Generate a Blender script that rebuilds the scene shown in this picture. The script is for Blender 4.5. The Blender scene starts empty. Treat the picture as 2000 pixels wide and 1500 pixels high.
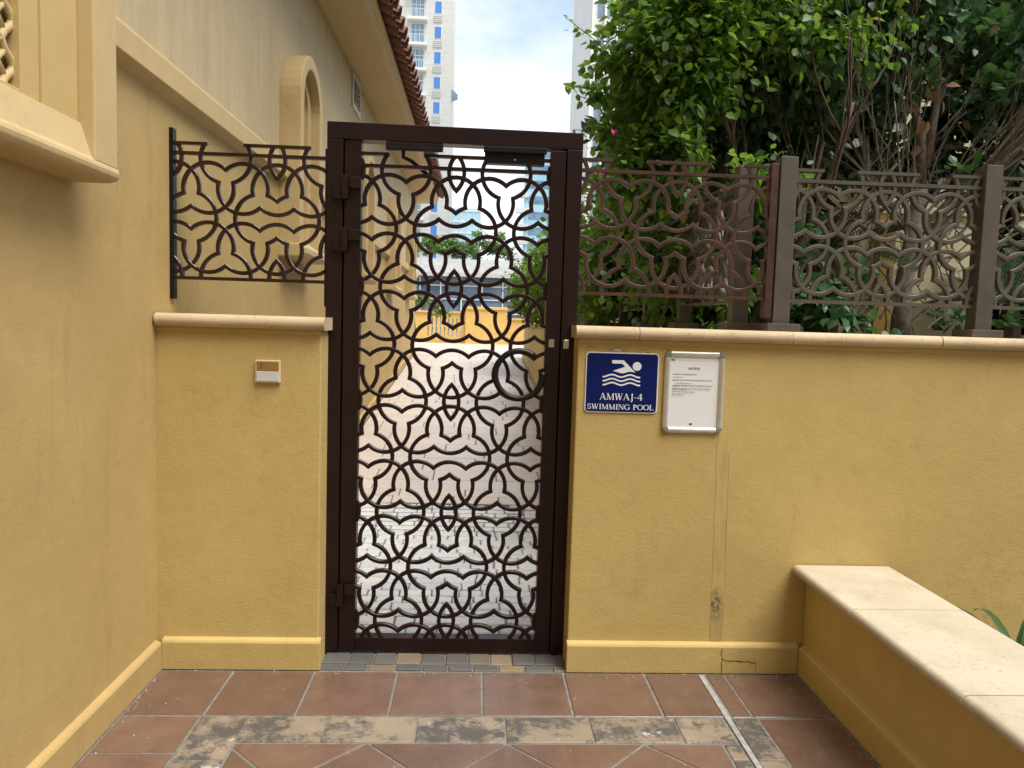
import bpy, bmesh, math, random
import numpy as np
from math import sin, cos, pi, radians, sqrt, atan2
from mathutils import Vector, Matrix, Euler
random.seed(7); np.random.seed(7)
scene = bpy.context.scene
COL = scene.collection

# ------------------------------------------------------------------ camera
PITCH, YAW, ROLL, FPX = -0.07925, 0.0486, 0.03018, 1480.0
def cam_basis():
    f = Vector((sin(YAW), cos(YAW), 0)); r = Vector((cos(YAW), -sin(YAW), 0)); u = Vector((0, 0, 1))
    f, u = f*cos(PITCH)+u*sin(PITCH), u*cos(PITCH)-f*sin(PITCH)
    r, u = r*cos(ROLL)+u*sin(ROLL), u*cos(ROLL)-r*sin(ROLL)
    return r, u, f
_r, _u, _f = cam_basis()
cd = bpy.data.cameras.new('camera'); cam = bpy.data.objects.new('camera', cd); COL.objects.link(cam)
M = Matrix.Identity(4)
for i in range(3):
    M[i][0] = _r[i]; M[i][1] = _u[i]; M[i][2] = -_f[i]
M[2][3] = 1.5
cam.matrix_world = M
cd.sensor_width = 36.0; cd.lens = 36.0*FPX/2000.0; cd.clip_end = 5000; cd.clip_start = 0.05
scene.camera = cam

# ------------------------------------------------------------------ sky, sun, exposure
SUN = Vector((0.42, -0.34, 1.0)).normalized()
EXPO = 2.05
w = bpy.data.worlds.new('World'); scene.world = w; w.use_nodes = True
nt = w.node_tree; nt.nodes.clear()
def wn(t, **k):
    n = nt.nodes.new(t)
    for a, b in k.items(): setattr(n, a, b)
    return n
sky = wn('ShaderNodeTexSky', sky_type='NISHITA', sun_disc=False)
sky.sun_elevation = math.asin(SUN.z); sky.sun_rotation = atan2(SUN.x, SUN.y)
sky.air_density = 1.0; sky.dust_density = 0.7; sky.ozone_density = 1.0
tc = wn('ShaderNodeTexCoord'); mp = wn('ShaderNodeMapping'); mp.inputs['Scale'].default_value = (1.0, 1.0, 2.2)
mp.inputs['Location'].default_value = (1.9, 0.6, 0.75)
no = wn('ShaderNodeTexNoise'); no.inputs['Scale'].default_value = 2.1; no.inputs['Detail'].default_value = 7; no.inputs['Roughness'].default_value = 0.55
rp = wn('ShaderNodeValToRGB'); rp.color_ramp.elements[0].position = 0.36; rp.color_ramp.elements[1].position = 0.60
rp.color_ramp.elements[0].color = (0.22, 0.22, 0.22, 1)
mx = wn('ShaderNodeMix', data_type='RGBA'); mx.inputs[7].default_value = (5.6, 5.65, 5.75, 1)
bg = wn('ShaderNodeBackground'); bg.inputs['Strength'].default_value = 0.062
ow = wn('ShaderNodeOutputWorld')
L = nt.links.new
L(tc.outputs['Generated'], mp.inputs[0]); L(mp.outputs[0], no.inputs['Vector']); L(no.outputs['Fac'], rp.inputs[0])
L(rp.outputs[0], mx.inputs[0]); L(sky.outputs[0], mx.inputs[6]); L(mx.outputs[2], bg.inputs[0]); L(bg.outputs[0], ow.inputs[0])
sd = bpy.data.lights.new('sun', 'SUN'); sd.energy = 1.25; sd.angle = radians(40); sd.color = (1.0, 0.95, 0.86)
so = bpy.data.objects.new('sun', sd); COL.objects.link(so)
so.rotation_euler = (-SUN).to_track_quat('-Z', 'Y').to_euler(); so.location = (-20, -20, 40)
vs = scene.view_settings; vs.view_transform = 'Standard'; vs.look = 'None'; vs.gamma = 1.0; vs.exposure = EXPO
vs.use_curve_mapping = False

# ------------------------------------------------------------------ materials
MAT = {}
class NB:
    def __init__(s, name):
        s.m = bpy.data.materials.new(name); s.m.use_nodes = True; s.t = s.m.node_tree
        s.b = s.t.nodes['Principled BSDF']; s.out = s.t.nodes['Material Output']
        MAT[name] = s.m
    def n(s, t, **k):
        x = s.t.nodes.new(t)
        for a, b in k.items():
            if a.startswith('_'): x.inputs[a[1:].replace('_', ' ')].default_value = b
            else: setattr(x, a, b)
        return x
    def l(s, a, b): s.t.links.new(a, b)
    def coord(s, kind='Object'):
        if kind == 'World': return s.n('ShaderNodeNewGeometry').outputs['Position']
        return s.n('ShaderNodeTexCoord').outputs[kind]
    def noise(s, scale, detail=4, rough=.55, vec=None, stretch=None):
        v = vec if vec is not None else s.coord('World')
        if stretch:
            mp = s.n('ShaderNodeMapping'); mp.inputs['Scale'].default_value = stretch; s.l(v, mp.inputs[0]); v = mp.outputs[0]
        t = s.n('ShaderNodeTexNoise', _Scale=scale, _Detail=detail, _Roughness=rough); s.l(v, t.inputs['Vector'])
        return t.outputs['Fac']
    def ramp(s, fac, stops):
        r = s.n('ShaderNodeValToRGB'); e = r.color_ramp.elements
        while len(e) < len(stops): e.new(.5)
        for i, (p, c) in enumerate(stops):
            e[i].position = p; e[i].color = (*c, 1) if len(c) == 3 else c
        s.l(fac, r.inputs[0]); return r.outputs[0]
    def mix(s, fac, a, b, mode='MIX'):
        m = s.n('ShaderNodeMix', data_type='RGBA', blend_type=mode)
        for sock, v in ((0, fac), (6, a), (7, b)):
            if hasattr(v, 'is_linked') or hasattr(v, 'links'): s.l(v, m.inputs[sock])
            else: m.inputs[sock].default_value = v if sock == 0 else ((*v, 1) if len(v) == 3 else v)
        return m.outputs[2]
    def bump(s, h, strength=.3, dist=.01, prev=None):
        b = s.n('ShaderNodeBump', _Strength=strength, _Distance=dist); s.l(h, b.inputs['Height'])
        if prev is not None: s.l(prev, b.inputs['Normal'])
        return b.outputs[0]
    def done(s, col=None, rough=.6, metal=0, normal=None, spec=None):
        if col is not None:
            if isinstance(col, tuple): s.b.inputs['Base Color'].default_value = (*col, 1)
            else: s.l(col, s.b.inputs['Base Color'])
        if isinstance(rough, (int, float)): s.b.inputs['Roughness'].default_value = rough
        else: s.l(rough, s.b.inputs['Roughness'])
        s.b.inputs['Metallic'].default_value = metal
        if spec is not None: s.b.inputs['Specular IOR Level'].default_value = spec
        if normal is not None: s.l(normal, s.b.inputs['Normal'])
        return s.m

def stucco(name, c1, c2, streak=0, bump=.22, dirt=None, fine=95):
    k = NB(name)
    a = k.noise(1.7, 5, .6); col = k.ramp(a, [(.3, c1), (.7, c2)])
    b = k.noise(9, 4, .6); col = k.mix(k.ramp(b, [(.35, (0, 0, 0)), (.75, (.35,)*3)]), col, tuple(x*.84 for x in c1))
    if streak:
        st = k.noise(5.5, 8, .72, stretch=(1, 2.2, .22))
        f = k.ramp(st, [(.42, (0, 0, 0)), (.72, (streak,)*3)])
        col = k.mix(f, col, dirt)
        g = k.noise(140, 2, .6); col = k.mix(k.ramp(g, [(.45, (0, 0, 0)), (.62, (.35*streak,)*3)]), col, dirt)
    g1 = k.noise(2.3, 9, .74); g2 = k.noise(31, 4, .7)
    gm = k.mix(1.0, k.ramp(g1, [(.56, (0, 0, 0)), (.70, (.5,)*3)]), k.ramp(g2, [(.40, (0, 0, 0)), (.62, (1,)*3)]), 'MULTIPLY')
    col = k.mix(gm, col, tuple(x*.62 for x in c1))
    g3 = k.noise(3.4, 8, .7, stretch=(2.4, 2.4, .35)); col = k.mix(k.ramp(g3, [(.58, (0, 0, 0)), (.72, (.42,)*3)]), col, tuple(x*.72 for x in c1))
    g4 = k.noise(260, 2, .5); col = k.mix(k.ramp(g4, [(.735, (0, 0, 0)), (.76, (.5,)*3)]), col, tuple(min(.8, x*1.5+.1) for x in c1))
    h1 = k.noise(fine, 3, .55, stretch=(1, 1, 1.5)); h2 = k.noise(22, 3, .5)
    nrm = k.bump(h1, bump, .006); nrm = k.bump(h2, bump*.5, .012, nrm)
    return k.done(col, .62, normal=nrm, spec=.3)
stucco('paint_front', (.455, .333, .122), (.51, .382, .147))
stucco('paint_villa', (.405, .283, .110), (.465, .33, .137))
stucco('paint_villa_upper', (.50, .40, .235), (.57, .465, .285), streak=.42, dirt=(.30, .24, .155))
stucco('paint_smooth', (.49, .37, .18), (.54, .41, .21), bump=.08)
stucco('paint_smooth_deep', (.50, .36, .15), (.54, .39, .175), bump=.06)
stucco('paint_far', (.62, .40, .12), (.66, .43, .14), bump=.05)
stucco('paint_cream', (.70, .62, .40), (.76, .68, .44), bump=.06)
k = NB('paint_patch')
a = k.noise(3, 6, .6); col = k.ramp(a, [(.3, (.44, .322, .118)), (.7, (.49, .366, .14))])
st = k.noise(7, 8, .72, stretch=(2.2, 2.2, .5)); col = k.mix(k.ramp(st, [(.48, (0, 0, 0)), (.70, (.55,)*3)]), col, (.23, .185, .10))
ds = k.n('ShaderNodeVectorMath', operation='DISTANCE'); mp_ = k.n('ShaderNodeMapping'); mp_.inputs['Scale'].default_value = (1, 1, .42); k.l(k.coord('World'), mp_.inputs[0]); k.l(mp_.outputs[0], ds.inputs[0]); ds.inputs[1].default_value = (1.075, 3.183, .30*.42)
col = k.mix(k.mix(1.0, k.ramp(ds.outputs['Value'], [(.012, (1, 1, 1)), (.042, (0, 0, 0))]), k.ramp(k.noise(60, 6, .75), [(.42, (0, 0, 0)), (.55, (.9,)*3)]), 'MULTIPLY'), col, (.07, .065, .055))
k.done(col, .62, normal=k.bump(k.noise(80, 3), .12, .005), spec=.3)
def stone(name, c1, c2, pits, rough=.7, bump=.35, sc=1.0):
    k = NB(name)
    a = k.noise(4.5*sc, 6, .62); col = k.ramp(a, [(.3, c1), (.7, c2)])
    p = k.noise(60*sc, 3, .6); f = k.ramp(p, [(.60, (0, 0, 0)), (.70, (.6,)*3)]); col = k.mix(f, col, pits)
    wm = k.noise(5, 9, .75); col = k.mix(k.ramp(wm, [(.52, (0, 0, 0)), (.70, (.45,)*3)]), col, tuple(x*.62 for x in c1))
    oi = k.n('ShaderNodeObjectInfo'); hv = k.n('ShaderNodeHueSaturation'); mr = k.n('ShaderNodeMapRange'); mr.inputs[3].default_value = .88; mr.inputs[4].default_value = 1.1
    k.l(oi.outputs['Random'], mr.inputs[0]); k.l(mr.outputs[0], hv.inputs['Value']); k.l(col, hv.inputs['Color'])
    nrm = k.bump(p, bump, .003)
    return k.done(hv.outputs[0], rough, normal=nrm, spec=.3)
stone('coping_stone', (.47, .36, .22), (.58, .46, .30), (.30, .22, .13))
stone('coping_pale', (.42, .36, .262), (.51, .445, .335), (.29, .23, .16))
def simple(name, c, rough=.5, metal=0, var=.15, sc=8, bump=0, spec=None):
    k = NB(name); a = k.noise(sc, 4)
    col = k.ramp(a, [(.3, tuple(x*(1-var) for x in c)), (.7, tuple(min(1, x*(1+var)) for x in c))])
    nrm = k.bump(k.noise(sc*12, 3), bump, .002) if bump else None
    return k.done(col, rough, metal, nrm, spec)
simple('gate_paint', (.0125, .0034, .0044), .36, 0, .25, 14, .10, .35)
simple('brown_paint', (.022, .0085, .0085), .2, 0, .25, 14, .10)
simple('brown_worn', (.055, .025, .020), .38, 0, .35, 14, .15)
simple('tan_paint', (.074, .062, .048), .48, 0, .18, 9, .12)
simple('black_metal', (.007, .006, .007), .38, .0, .3, 30, 0, .3)
simple('steel_raw', (.55, .55, .54), .35, .8, .3, 60, .2)
simple('strip_grey', (.34, .34, .33), .5, .2, .25, 30, .2)
simple('chrome', (.75, .75, .74), .22, 1, .05)
simple('alu', (.60, .585, .55), .36, .75, .06, 20)
simple('corner_plastic', (.17, .185, .165), .5, 0, .1)
simple('paper', (.70, .71, .725), .6, 0, .03, 3, .05)
simple('ink', (.055, .055, .06), .7)
simple('ink_soft', (.16, .16, .17), .7)
simple('sign_blue', (.0016, .009, .092), .3, 0, .15, 5, 0, .25)
simple('sign_white', (.72, .73, .75), .35, 0, .05)
simple('cream_plastic', (.62, .52, .34), .45, 0, .06)
simple('brown_plastic', (.27, .145, .04), .35, 0, .1)
simple('grey_plastic', (.52, .53, .52), .4, 0, .06)
simple('soil', (.07, .05, .032), .95, 0, .35, 14, .5)
simple('grout', (.17, .16, .145), .9, 0, .3, 30, .4)
simple('crack', (.035, .028, .02), .9)
simple('chip', (.55, .50, .42), .8, 0, .2, 40)
simple('bark', (.10, .07, .05), .85, 0, .35, 25, .5)
simple('bark_grey', (.21, .175, .14), .85, 0, .35, 25, .5)
simple('white_paint', (.72, .72, .68), .5, 0, .08)
simple('dark_void', (.012, .012, .014), .8)
simple('balcony_rail', (.55, .62, .66), .3)
simple('asphalt_ground', (.30, .27, .23), .9, 0, .15, .5)
simple('louver', (.60, .57, .48), .5, 0, .1)
simple('pink', (.65, .03, .22), .5, 0, .2)
simple('tile_roof_pale', (.50, .47, .43), .8, 0, .15, 3)
simple('far_block', (.42, .47, .50), .6, 0, .08, .3)
simple('far_block_pale', (.60, .63, .64), .6, 0, .06, .3)
# polished-in terracotta
k = NB('terracotta')
a = k.noise(7, 5, .6); col = k.ramp(a, [(.3, (.122, .072, .051)), (.7, (.163, .100, .074))])
oi = k.n('ShaderNodeObjectInfo'); hv = k.n('ShaderNodeHueSaturation'); mr = k.n('ShaderNodeMapRange'); mr.inputs[3].default_value = .85; mr.inputs[4].default_value = 1.12
k.l(oi.outputs['Random'], mr.inputs[0]); k.l(mr.outputs[0], hv.inputs['Value']); k.l(col, hv.inputs['Color'])
sp = k.noise(210, 2, .5); col = k.mix(k.ramp(sp, [(.70, (0, 0, 0)), (.76, (.5,)*3)]), hv.outputs[0], (.38, .29, .22))
scf = k.noise(16, 6, .7, stretch=(1, .35, 1)); col = k.mix(k.ramp(scf, [(.55, (0, 0, 0)), (.8, (.25,)*3)]), col, (.30, .22, .18))
ro = k.ramp(k.noise(5, 5, .6), [(.3, (.19,)*3), (.75, (.38,)*3)])
k.done(col, ro, normal=k.bump(k.noise(45, 4), .06, .004), spec=.5)
# stained border stone
k = NB('border_stone')
oi = k.n('ShaderNodeObjectInfo'); sc_ = k.n('ShaderNodeVectorMath', operation='SCALE'); sc_.inputs[0].default_value = (17.3, 11.1, 5.7); k.l(oi.outputs['Random'], sc_.inputs['Scale'])
ad = k.n('ShaderNodeVectorMath', operation='ADD'); k.l(k.coord('World'), ad.inputs[0]); k.l(sc_.outputs[0], ad.inputs[1]); bv = ad.outputs[0]
a = k.noise(6, 5, .6, vec=bv); col = k.ramp(a, [(.3, (.215, .17, .122)), (.7, (.285, .23, .17))])
s1 = k.noise(4.2, 8, .72, vec=bv); f1 = k.ramp(s1, [(.47, (0, 0, 0)), (.54, (.95,)*3)]); s2 = k.noise(26, 6, .75, vec=bv); f2 = k.ramp(s2, [(.36, (.15,)*3), (.50, (1,)*3)])
col = k.mix(k.mix(1.0, f1, f2, 'MULTIPLY'), col, (.075, .07, .068))
s3 = k.noise(7.3, 7, .7, vec=bv); col = k.mix(k.ramp(s3, [(.63, (0, 0, 0)), (.66, (.75,)*3)]), col, (.46, .46, .44))
k.done(col, .5, normal=k.bump(s2, .2, .003), spec=.4)
def stones_var(name, stops, rough, island=False, bump=.35, dirt=1.0):
    k = NB(name)
    src = k.n('ShaderNodeNewGeometry').outputs['Random Per Island'] if island else k.n('ShaderNodeObjectInfo').outputs['Random']
    col = k.ramp(src, stops)
    a = k.noise(38, 5, .65); col = k.mix(k.ramp(a, [(.35, (0, 0, 0)), (.75, (.45,)*3)]), col, tuple(x*dirt for x in (.24, .23, .225)))
    b = k.noise(7, 3); col = k.mix(k.ramp(b, [(.3, (0, 0, 0)), (.8, (.3,)*3)]), col, tuple(x*dirt for x in (.50, .46, .41)))
    k.done(col, rough, normal=k.bump(a, bump, .004), spec=.4)
cob = [(0, (.54, .59, .64)), (.3, (.66, .70, .74)), (.55, (.60, .65, .71)), (.8, (.72, .745, .75)), (1, (.72, .70, .64))]
stones_var('cobble', cob, .4); stones_var('cobble_many', cob, .4, True)
slab = [(0, (.55, .47, .43)), (.3, (.60, .52, .47)), (.6, (.56, .52, .50)), (.85, (.66, .57, .48)), (1, (.60, .50, .42))]
stones_var('slab', slab, .38); stones_var('slab_many', slab, .38, True)
thr = [(0, (.058, .056, .053)), (.4, (.088, .084, .078)), (.62, (.10, .088, .078)), (.72, (.24, .165, .085)), (.86, (.29, .22, .135)), (.9, (.075, .074, .072)), (1, (.07, .07, .07))]
stones_var('sett', thr, .6, dirt=.4)
# roof clay
k = NB('clay'); a = k.noise(6, 5, .6)
oi = k.n('ShaderNodeObjectInfo'); c = k.ramp(oi.outputs['Random'], [(0, (.13, .050, .036)), (.5, (.20, .075, .05)), (1, (.16, .07, .055))])
k.done(k.mix(k.ramp(a, [(.4, (0, 0, 0)), (.75, (.5,)*3)]), c, (.10, .06, .05)), .75, normal=k.bump(k.noise(70, 3), .3, .003))
# leaves
def leafmat(name, stops, trans=.45, tcol=(.30, .50, .05), rough=.38, island=True):
    k = NB(name)
    src = k.n('ShaderNodeNewGeometry').outputs['Random Per Island'] if island else k.n('ShaderNodeObjectInfo').outputs['Random']
    col = k.ramp(src, stops)
    k.done(col, rough, spec=.45)
    tr = k.n('ShaderNodeBsdfTranslucent'); k.l(k.mix(.45, col, tcol), tr.inputs[0])
    ms = k.n('ShaderNodeMixShader'); ms.inputs[0].default_value = trans
    k.l(k.b.outputs[0], ms.inputs[1]); k.l(tr.outputs[0], ms.inputs[2]); k.l(ms.outputs[0], k.out.inputs[0])
bst = [(0, (.026, .075, .018)), (.45, (.058, .140, .023)), (.8, (.12, .24, .03)), (.97, (.22, .30, .035)), (1, (.30, .22, .06))]
leafmat('leaf_boug', bst, .55); leafmat('leaf_boug_one', bst, .55, island=False)
fst = [(0, (.026, .072, .030)), (.6, (.044, .110, .042)), (1, (.080, .165, .050))]
leafmat('leaf_ficus', fst, .25, (.14, .30, .06)); leafmat('leaf_ficus_one', fst, .25, (.14, .30, .06), island=False)
leafmat('leaf_dark', [(0, (.012, .034, .016)), (.7, (.020, .052, .022)), (1, (.035, .075, .028))], .15, (.10, .2, .04))
leafmat('leaf_palm', [(0, (.020, .050, .018)), (1, (.040, .085, .030))], .2, (.12, .24, .04))
leafmat('leaf_blade', [(0, (.035, .085, .025)), (1, (.055, .12, .035))], .25)
leafmat('leaf_dry', [(0, (.22, .13, .06)), (1, (.30, .19, .09))], .3, (.4, .25, .1))
leafmat('leaf_far', [(0, (.07, .13, .04)), (1, (.14, .21, .06))], .4)
# glass
k = NB('glass_blue'); k.done(k.ramp(k.noise(.7, 3), [(.3, (.08, .17, .28)), (.7, (.20, .33, .45))]), .08, 0, spec=.9)
k = NB('glass_deep'); k.done((.05, .20, .58), .1, 0, spec=.7)
k = NB('glass_cyan'); k.done(k.ramp(k.noise(.25, 3), [(.3, (.30, .52, .64)), (.7, (.42, .64, .74))]), .15, 0, spec=.8)
k = NB('glass_grey'); k.done(k.ramp(k.noise(.4, 3), [(.3, (.07, .12, .19)), (.7, (.19, .27, .35))]), .08, 0, spec=.9)
k = NB('tower_wall'); a = k.noise(.15, 4); 
br = k.n('ShaderNodeTexBrick', _Scale=1.0); br.inputs['Color1'].default_value = (.62, .62, .58, 1); br.inputs['Color2'].default_value = (.58, .59, .56, 1); br.inputs['Mortar'].default_value = (.48, .48, .46, 1)
br.inputs['Mortar Size'].default_value = .03; br.inputs['Brick Width'].default_value = 2.2; br.inputs['Row Height'].default_value = .85
mpn = k.n('ShaderNodeMapping'); mpn.inputs['Rotation'].default_value = (radians(90), 0, 0); k.l(k.coord('World'), mpn.inputs[0]); k.l(mpn.outputs[0], br.inputs['Vector'])
k.done(br.outputs['Color'], .7)

# ------------------------------------------------------------------ mesh helpers
class MB:
    def __init__(s): s.v = []; s.f = []
    def add(s, vs, fs):
        o = len(s.v); s.v += [tuple(x) for x in vs]; s.f += [tuple(i+o for i in q) for q in fs]; return s
    def box(s, x0, x1, y0, y1, z0, z1):
        return s.add([(x0, y0, z0), (x1, y0, z0), (x1, y1, z0), (x0, y1, z0), (x0, y0, z1), (x1, y0, z1), (x1, y1, z1), (x0, y1, z1)],
                     [(0, 3, 2, 1), (4, 5, 6, 7), (0, 1, 5, 4), (1, 2, 6, 5), (2, 3, 7, 6), (3, 0, 4, 7)])
    def prism(s, prof, axis, a, b):
        """prof: 2D list; axis 'x': prof=(y,z); 'y': prof=(x,z); 'z': prof=(x,y)"""
        def P(p, t): return (t, p[0], p[1]) if axis == 'x' else ((p[0], t, p[1]) if axis == 'y' else (p[0], p[1], t))
        n = len(prof); vs = [P(p, a) for p in prof]+[P(p, b) for p in prof]
        fs = [tuple(range(n)), tuple(range(2*n-1, n-1, -1))]+[(i, i+n, (i+1) % n+n, (i+1) % n) for i in range(n)]
        return s.add(vs, fs)
    def tube(s, pts, r, seg=6, cap=True):
        pts = [Vector(p) for p in pts]; n = len(pts); rr = r if isinstance(r, (list, tuple)) else [r]*n
        vs = []; up = Vector((.31, .17, .93))
        for i, p in enumerate(pts):
            t = (pts[min(i+1, n-1)]-pts[max(i-1, 0)]).normalized()
            a = t.cross(up)
            if a.length < 1e-3: a = t.cross(Vector((1, 0, 0)))
            a.normalize(); b = t.cross(a)
            for q in range(seg):
                an = 2*pi*q/seg; vs.append(p+(a*cos(an)+b*sin(an))*rr[i])
        fs = [(i*seg+q, i*seg+(q+1) % seg, (i+1)*seg+(q+1) % seg, (i+1)*seg+q) for i in range(n-1) for q in range(seg)]
        if cap: fs += [tuple(range(seg-1, -1, -1)), tuple((n-1)*seg+q for q in range(seg))]
        return s.add(vs, fs)
    def mesh(s, name, mat, bevel=0, smooth=False, seg=2):
        me = bpy.data.meshes.new(name); me.from_pydata(s.v, [], s.f)
        bm = bmesh.new(); bm.from_mesh(me)
        bmesh.ops.recalc_face_normals(bm, faces=bm.faces)
        if bevel:
            ed = [e for e in bm.edges if len(e.link_faces) == 2 and e.calc_face_angle(0) > .5]
            bmesh.ops.bevel(bm, geom=ed, offset=bevel, segments=seg, profile=.6, affect='EDGES', clamp_overlap=True)
        bm.to_mesh(me); bm.free()
        me.materials.append(MAT[mat])
        if smooth:
            for p in me.polygons: p.use_smooth = True
        return me
    def build(s, name, mat, parent=None, bevel=0, smooth=False, seg=2):
        return obj(name, s.mesh(name, mat, bevel, smooth, seg), parent)
def obj(name, me, parent=None):
    o = bpy.data.objects.new(name, me); COL.objects.link(o)
    if parent: o.parent = parent
    return o
def tag(o, label, cat, group=None):
    o['label'] = label; o['category'] = cat
    if group: o['group'] = group
    return o
def thing(name, label, cat, group=None):
    o = bpy.data.objects.new(name, None); COL.objects.link(o); return tag(o, label, cat, group)
def struct(o): o['kind'] = 'structure'; return o
def stuff(o): o['kind'] = 'stuff'; return o
def box(name, mat, parent, x0, x1, y0, y1, z0, z1, bevel=0, seg=2):
    return MB().box(x0, x1, y0, y1, z0, z1).build(name, mat, parent, bevel, False, seg)

# ------------------------------------------------------------------ lattice
def arcs_for(col0, col1, rows, top=None):
    """arcs of the interlaced circle pattern; unit d, z up; row 0 is a lens row at z=0, rows go down"""
    h = sqrt(3)/2; R = .73; a = math.degrees(math.acos(.5/R)); A = []
    def circ(cx, row, spans, fam):
        for s, e in spans: A.append((cx, -row*h, s, e, fam))
    for row in rows:
        kr = row % 4
        for n in range(col0, col1+1):
            if kr == 0:
                circ(3*n-.5, row, [(-a, a)], 0); circ(3*n+.5, row, [(180-a, 180+a)], 1)
                circ(3*n+1.5, row, [(120-13.2, 240+13.2), (-73.2, 73.2)], 2)
            elif kr == 2:
                circ(3*n-.5, row, [(106.8, 253.2), (46.8, 73.2), (-73.2, -46.8)], 0)
                circ(3*n+.5, row, [(-73.2, 73.2), (106.8, 133.2), (226.8, 253.2)], 1)
            else:
                # angles here with y up. kr==3 is the row above a lens row, kr==1 the row below
                gaps = {3: ((150, 30), (330, 150), (210, 330)), 1: ((210, 330), (30, 210), (30, 150))}
                for c, fam in ((0, 2), (1, 0), (2, 1)):
                    if kr == 3: g = {0: (150, 30), 1: (330, 150), 2: (210, 30)}[c]
                    else: g = {0: (210, 330), 1: (30, 210), 2: (330, 150)}[c]
                    g = sorted(g); sp = []
                    for i in range(2):
                        s = g[i]+16.8; e = g[(i+1) % 2]-16.8
                        if e < s: e += 360
                        sp.append((s, e))
                    circ(3*n+c, row, sp, fam)
    return A, R
def lattice_mesh(name, mat, d, axis, zrow, lo, hi, ztop, zbot, nrow, width, depth, caps=True, toparcs_only=True, bars=()):
    """local frame: u along the panel, z up, front at v=0 going back to v=depth"""
    n0 = int(math.floor((lo-axis)/(3*d)))-1; n1 = int(math.ceil((hi-axis)/(3*d)))+1
    A, R = arcs_for(n0, n1, range(0, nrow+1))
    segs = []
    for cx, cz, s, e, fam in A:
        n = max(3, int((e-s)/9)); pts = []
        for i in range(n+1):
            t = radians(s+(e-s)*i/n); pts.append((axis+d*(cx+R*cos(t)), zrow+d*(cz+R*sin(t)), fam))
        segs.append(pts)
    # chain at cusps
    def key(p): return (round(p[0]/d*25), round(p[1]/d*25))
    ends = {}
    for i, sg in enumerate(segs):
        for j in (0, -1):
            ends.setdefault(key(sg[j]), []).append((i, j))
    def near(i, j):
        p = segs[i][j]; k0 = key(p); best = None
        for dx in (-1, 0, 1):
            for dy in (-1, 0, 1):
                for (a2, b2) in ends.get((k0[0]+dx, k0[1]+dy), []):
                    if a2 != i:
                        q = segs[a2][b2]
                        if abs(q[0]-p[0])+abs(q[1]-p[1]) < .05*d: best = (a2, b2)
        return best
    used = set(); chains = []
    for i in range(len(segs)):
        if i in used: continue
        used.add(i); ch = list(segs[i]); closed = False
        for direction in (-1, 0):
            ci, cj = i, direction
            while True:
                nb = near(ci, cj)
                if nb is None: break
                if nb[0] in used:
                    if nb[0] == i or len(ch) > 20:
                        q = segs[nb[0]][nb[1]]; p = ch[0] if direction == -1 else ch[-1]
                        if abs(q[0]-p[0])+abs(q[1]-p[1]) < .05*d: closed = True
                    break
                used.add(nb[0]); sg = segs[nb[0]]; sg = sg if nb[1] == 0 else sg[::-1]
                if direction == -1: ch = ch+sg[1:]
                else: ch = sg[::-1][:-1]+ch
                ci, cj = nb[0], (-1 if nb[1] == 0 else 0)
            if closed: break
        if closed: ch = ch[:-1] if abs(ch[0][0]-ch[-1][0])+abs(ch[0][1]-ch[-1][1]) < .05*d else ch
        chains.append((ch, closed))
    m = MB(); hw = width/2; c = width*.16; off = (0., .0007, .0014)
    prof = [(-hw, c), (-hw+c, 0), (hw-c, 0), (hw, c), (hw, depth-c), (hw-c, depth), (-hw+c, depth), (-hw, depth-c)]
    def sweep(pts, closed, dirs):
        n = len(pts); vs = []
        for i in range(n):
            p = pts[i]; nx, nz = dirs[i]
            for (s, t) in prof: vs.append((p[0]+nx*s, t+off[p[2]] if t < depth/2 else t-off[p[2]], p[1]+nz*s))
        k8 = len(prof); fs = []
        for i in range(n if closed else n-1):
            j = (i+1) % n
            for q in range(k8): fs.append((i*k8+q, j*k8+q, j*k8+(q+1) % k8, i*k8+(q+1) % k8))
        if not closed: fs += [tuple(range(k8)), tuple((n-1)*k8+q for q in range(k8))]
        m.add(vs, fs)
    for ch, closed in chains:
        n = len(ch); dirs = []
        for i in range(n):
            a0 = ch[i-1] if (i > 0 or closed) else None; b0 = ch[(i+1) % n] if (i < n-1 or closed) else None
            p = ch[i]; T = []
            for q, r_ in ((a0, p), (p, b0)):
                if q is None or r_ is None: continue
                dx, dz = r_[0]-q[0], r_[1]-q[1]; l = math.hypot(dx, dz)
                if l > 1e-9: T.append((dx/l, dz/l))
            if len(T) == 1: T = T*2
            nn = (-(T[0][1]+T[1][1]), T[0][0]+T[1][0]); l = math.hypot(*nn)
            if l < 1e-6: dirs.append((-T[0][1], T[0][0])); continue
            nn = (nn[0]/l, nn[1]/l); cs = nn[0]*-T[0][1]+nn[1]*T[0][0]; k1 = min(1/max(cs, .1), 2.3)
            dirs.append((nn[0]*k1, nn[1]*k1))
        ok = [lo-.002 <= p[0] <= hi+.002 and zbot-.002 <= p[1] <= ztop+.002 for p in ch]
        if all(ok): sweep(ch, closed, dirs); continue
        # cut at the panel's edges
        idx = list(range(n)) + ([0] if closed else [])
        if closed:
            st = next((i for i in range(n) if not ok[i]), 0); idx = [(st+i) % n for i in range(n+1)]
        run = []; rd = []
        def cut(pin, pout):
            t = 1.0
            for v0, v1, l0, l1 in ((pin[0], pout[0], lo, hi), (pin[1], pout[1], zbot, ztop)):
                if v1 < l0 and v0 != v1: t = min(t, (l0-v0)/(v1-v0))
                if v1 > l1 and v0 != v1: t = min(t, (l1-v0)/(v1-v0))
            t = max(0, t); return (pin[0]+(pout[0]-pin[0])*t, pin[1]+(pout[1]-pin[1])*t, pin[2])
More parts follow.
